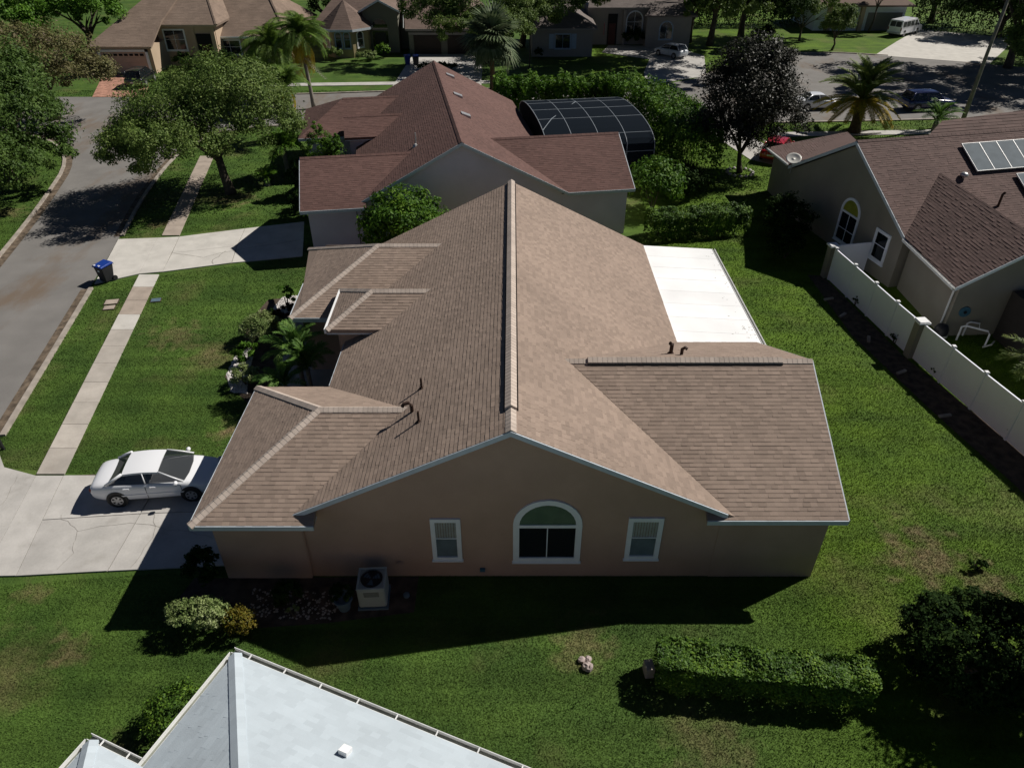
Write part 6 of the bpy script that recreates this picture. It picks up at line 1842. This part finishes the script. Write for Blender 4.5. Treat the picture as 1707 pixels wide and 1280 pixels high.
bush('dark_shrub', 'dark red leaved shrub between cycad and conifer', (-14.6, 48.6, 0), (.9, .8, 1.3), 2400, .2, 'lf_dark', seed=27)
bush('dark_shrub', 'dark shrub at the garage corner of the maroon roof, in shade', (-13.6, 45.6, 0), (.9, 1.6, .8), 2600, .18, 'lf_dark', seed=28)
fm_d = [frond_mesh(4.2, .62, 46, .58, .085, M['lf_date'], 50 + i, rise=.5, vee=.45, hang=.15) for i in range(3)]
fm_dg = [frond_mesh(4.0, .42, 42, .52, .09, M['lf_gold_frond'], 60 + i, rise=.30, vee=.3, hang=.25) for i in range(2)]
palm('date_palm', 'date palm with golden lower fronds by the cul de sac', (29.6, 63.4, 0), 2.7, .42, [(fm_d, 30, (28, 80), 1.0), (fm_d, 8, (8, 26), .95), (fm_dg, 22, (-26, 6), .98)], bark='boot', seed=9, boots=22)
palm('cycad', 'small dark green palm on the verge below the navy SUV', (36.6, 63.6, 0), .9, .22, [([frond_mesh(2.2, .6, 26, .5, .06, M['lf_palm'], 70 + i, rise=.6) for i in range(2)], 22, (5, 65), 1.0)], seed=10)
fm_f = [fan_mesh(1.5, 24, M['lf_grey'], 1.15, i) for i in range(2)]
palm('sabal_palm', 'grey green sabal palm standing before the oak, top centre', (-2.0, 78.2, 0), 4.7, .24, [(fm_f, 30, (5, 80), 1.3), (fm_f, 30, (-60, 5), 1.3)], bark='boot', seed=11)
fm_y = [frond_mesh(2.1, .55, 26, .45, .05, M['lf_date'], 80 + i, rise=.55) for i in range(2)]
palm('sago_palm', 'dusty green sago palm behind the white fence at right', (22.9, 25.6, 0), 1.1, .24, [(fm_y, 26, (-5, 60), 1.0), (fm_qd, 5, (-70, -40), .6)], bark='boot', seed=12)
bush('green_shrub', 'green shrub beyond the white fence at the right edge', (21.8, 23.2, 0), (.8, .8, .6), 2000, .15, 'lf_hedge', seed=29, clumps=50)
# planting round the far houses
for i, (x, y, rx, ry, rz, n, s, lf, lab) in enumerate((
    (-17.2, 92.4, 1.6, .8, .5, 1800, .2, 'lf_varieg', 'pale low shrubs before the octagonal bay'), (-15.6, 93.8, .9, .8, .8, 1200, .22, 'lf_hedge', 'green shrub at the tall arched entry'),
    (-21.2, 92.2, 1.3, .8, .8, 1500, .22, 'lf_oak', 'shrub under the bay window'), (-25.6, 92, 1.6, 1.2, 1.3, 2400, .25, 'lf_oak', 'shrub between the tan house and the bay'),
    (-37.2, 87.6, 1.4, .8, .9, 1600, .24, 'lf_dark', 'dark shrub beside the tan garage wall'), (-33.5, 89.8, 1.6, .8, .8, 1800, .24, 'lf_dark', 'dark shrub under the tan house windows'),
    (-29.0, 89.4, 2.0, .8, .9, 2000, .24, 'lf_oak', 'green shrubs under the right windows of the tan house'), (-46.8, 84.6, 1.0, 1.0, 1.4, 1500, .25, 'lf_dark', 'dark shrub left of the tan garage'),
    (3.2, 93.6, .5, .5, .6, 500, .2, 'lf_dark', 'small dark shrub at the shuttered wing corner'), (15.8, 101.0, 1.7, .7, 1.0, 2000, .24, 'lf_dark', 'dark shrub under the arched window of the grey house'),
    (33.0, 103.5, 1.6, 1.2, 1.0, 2000, .24, 'lf_dark', 'dark shrub bed with pale stones under the second shade oak'), (-8.5, 87.5, 2.8, .8, .35, 1600, .2, 'lf_dark', 'low dark planting strip before the dark garage'),
    (45.0, 110.6, 1.6, .8, .9, 1500, .25, 'lf_red', 'reddish shrub at the white walled house'), (66, 101, 2.4, 2, 1.6, 2600, .3, 'lf_bright', 'green shrub right of the van driveway'),
    (62.5, 89.5, 2.0, 1.6, 1.5, 2400, .28, 'lf_bright', 'green shrub on the lawn right of the tall trunk'))):
    bush('garden_shrub', lab, (x, y, 0), (rx, ry, rz), n, s, lf, seed=100 + i, clumps=40, stem=False)


# ================================================================ GRASS BLADES on the lawns that show blades
def inside(x, y, poly):
    r = np.zeros(len(x), bool)
    n = len(poly)
    for i in range(n):
        (x0, y0), (x1, y1) = poly[i - 1], poly[i]
        if y0 == y1: continue
        c = ((y0 > y) != (y1 > y)) & (x < (x1 - x0) * (y - y0) / (y1 - y0) + x0)
        r ^= c
    return r


def blades(name, y0, y1, dens, h, w, seed):
    g = np.random.default_rng(seed)
    far = y1 * .95 + 8
    half = far * .80 + 2
    n = int(2 * half * (y1 - y0) * dens)
    x = g.uniform(-half, half, n); y = g.uniform(y0, y1, n)
    keep = np.abs(x) < (y * .814 + 10.75) * .78 + 1.0
    for p in NO_GRASS:
        keep &= ~inside(x, y, p)
    x, y = x[keep], y[keep]; n = len(x)
    a = g.uniform(0, 2 * np.pi, n)
    hh = h * g.uniform(.5, 1.25, n); ww = w * g.uniform(.7, 1.3, n)
    lx = g.normal(0, .55, n) * hh; ly = g.normal(0, .55, n) * hh
    dx, dy = np.cos(a) * ww / 2, np.sin(a) * ww / 2
    V = np.stack([np.stack([x - dx, y - dy, np.zeros(n)], 1), np.stack([x + dx, y + dy, np.zeros(n)], 1), np.stack([x + lx, y + ly, hh], 1)], 1).reshape(-1, 3)
    o = mesh_np(name, V, np.arange(3 * n).reshape(-1, 3), M['grass'])
    o['kind'] = 'stuff'
    return n


nb = blades('grass', 7, 17, 1250, .047, .018, 1)
nb += blades('grass', 17, 27, 700, .052, .022, 2)
nb += blades('grass', 27, 45, 240, .065, .034, 3)
nb += blades('grass', 45, 78, 55, .08, .075, 4)
print('blades', nb, 'tris', sum(len(o.data.loops) - 2 * len(o.data.polygons) for o in SC.objects if o.type == 'MESH'))
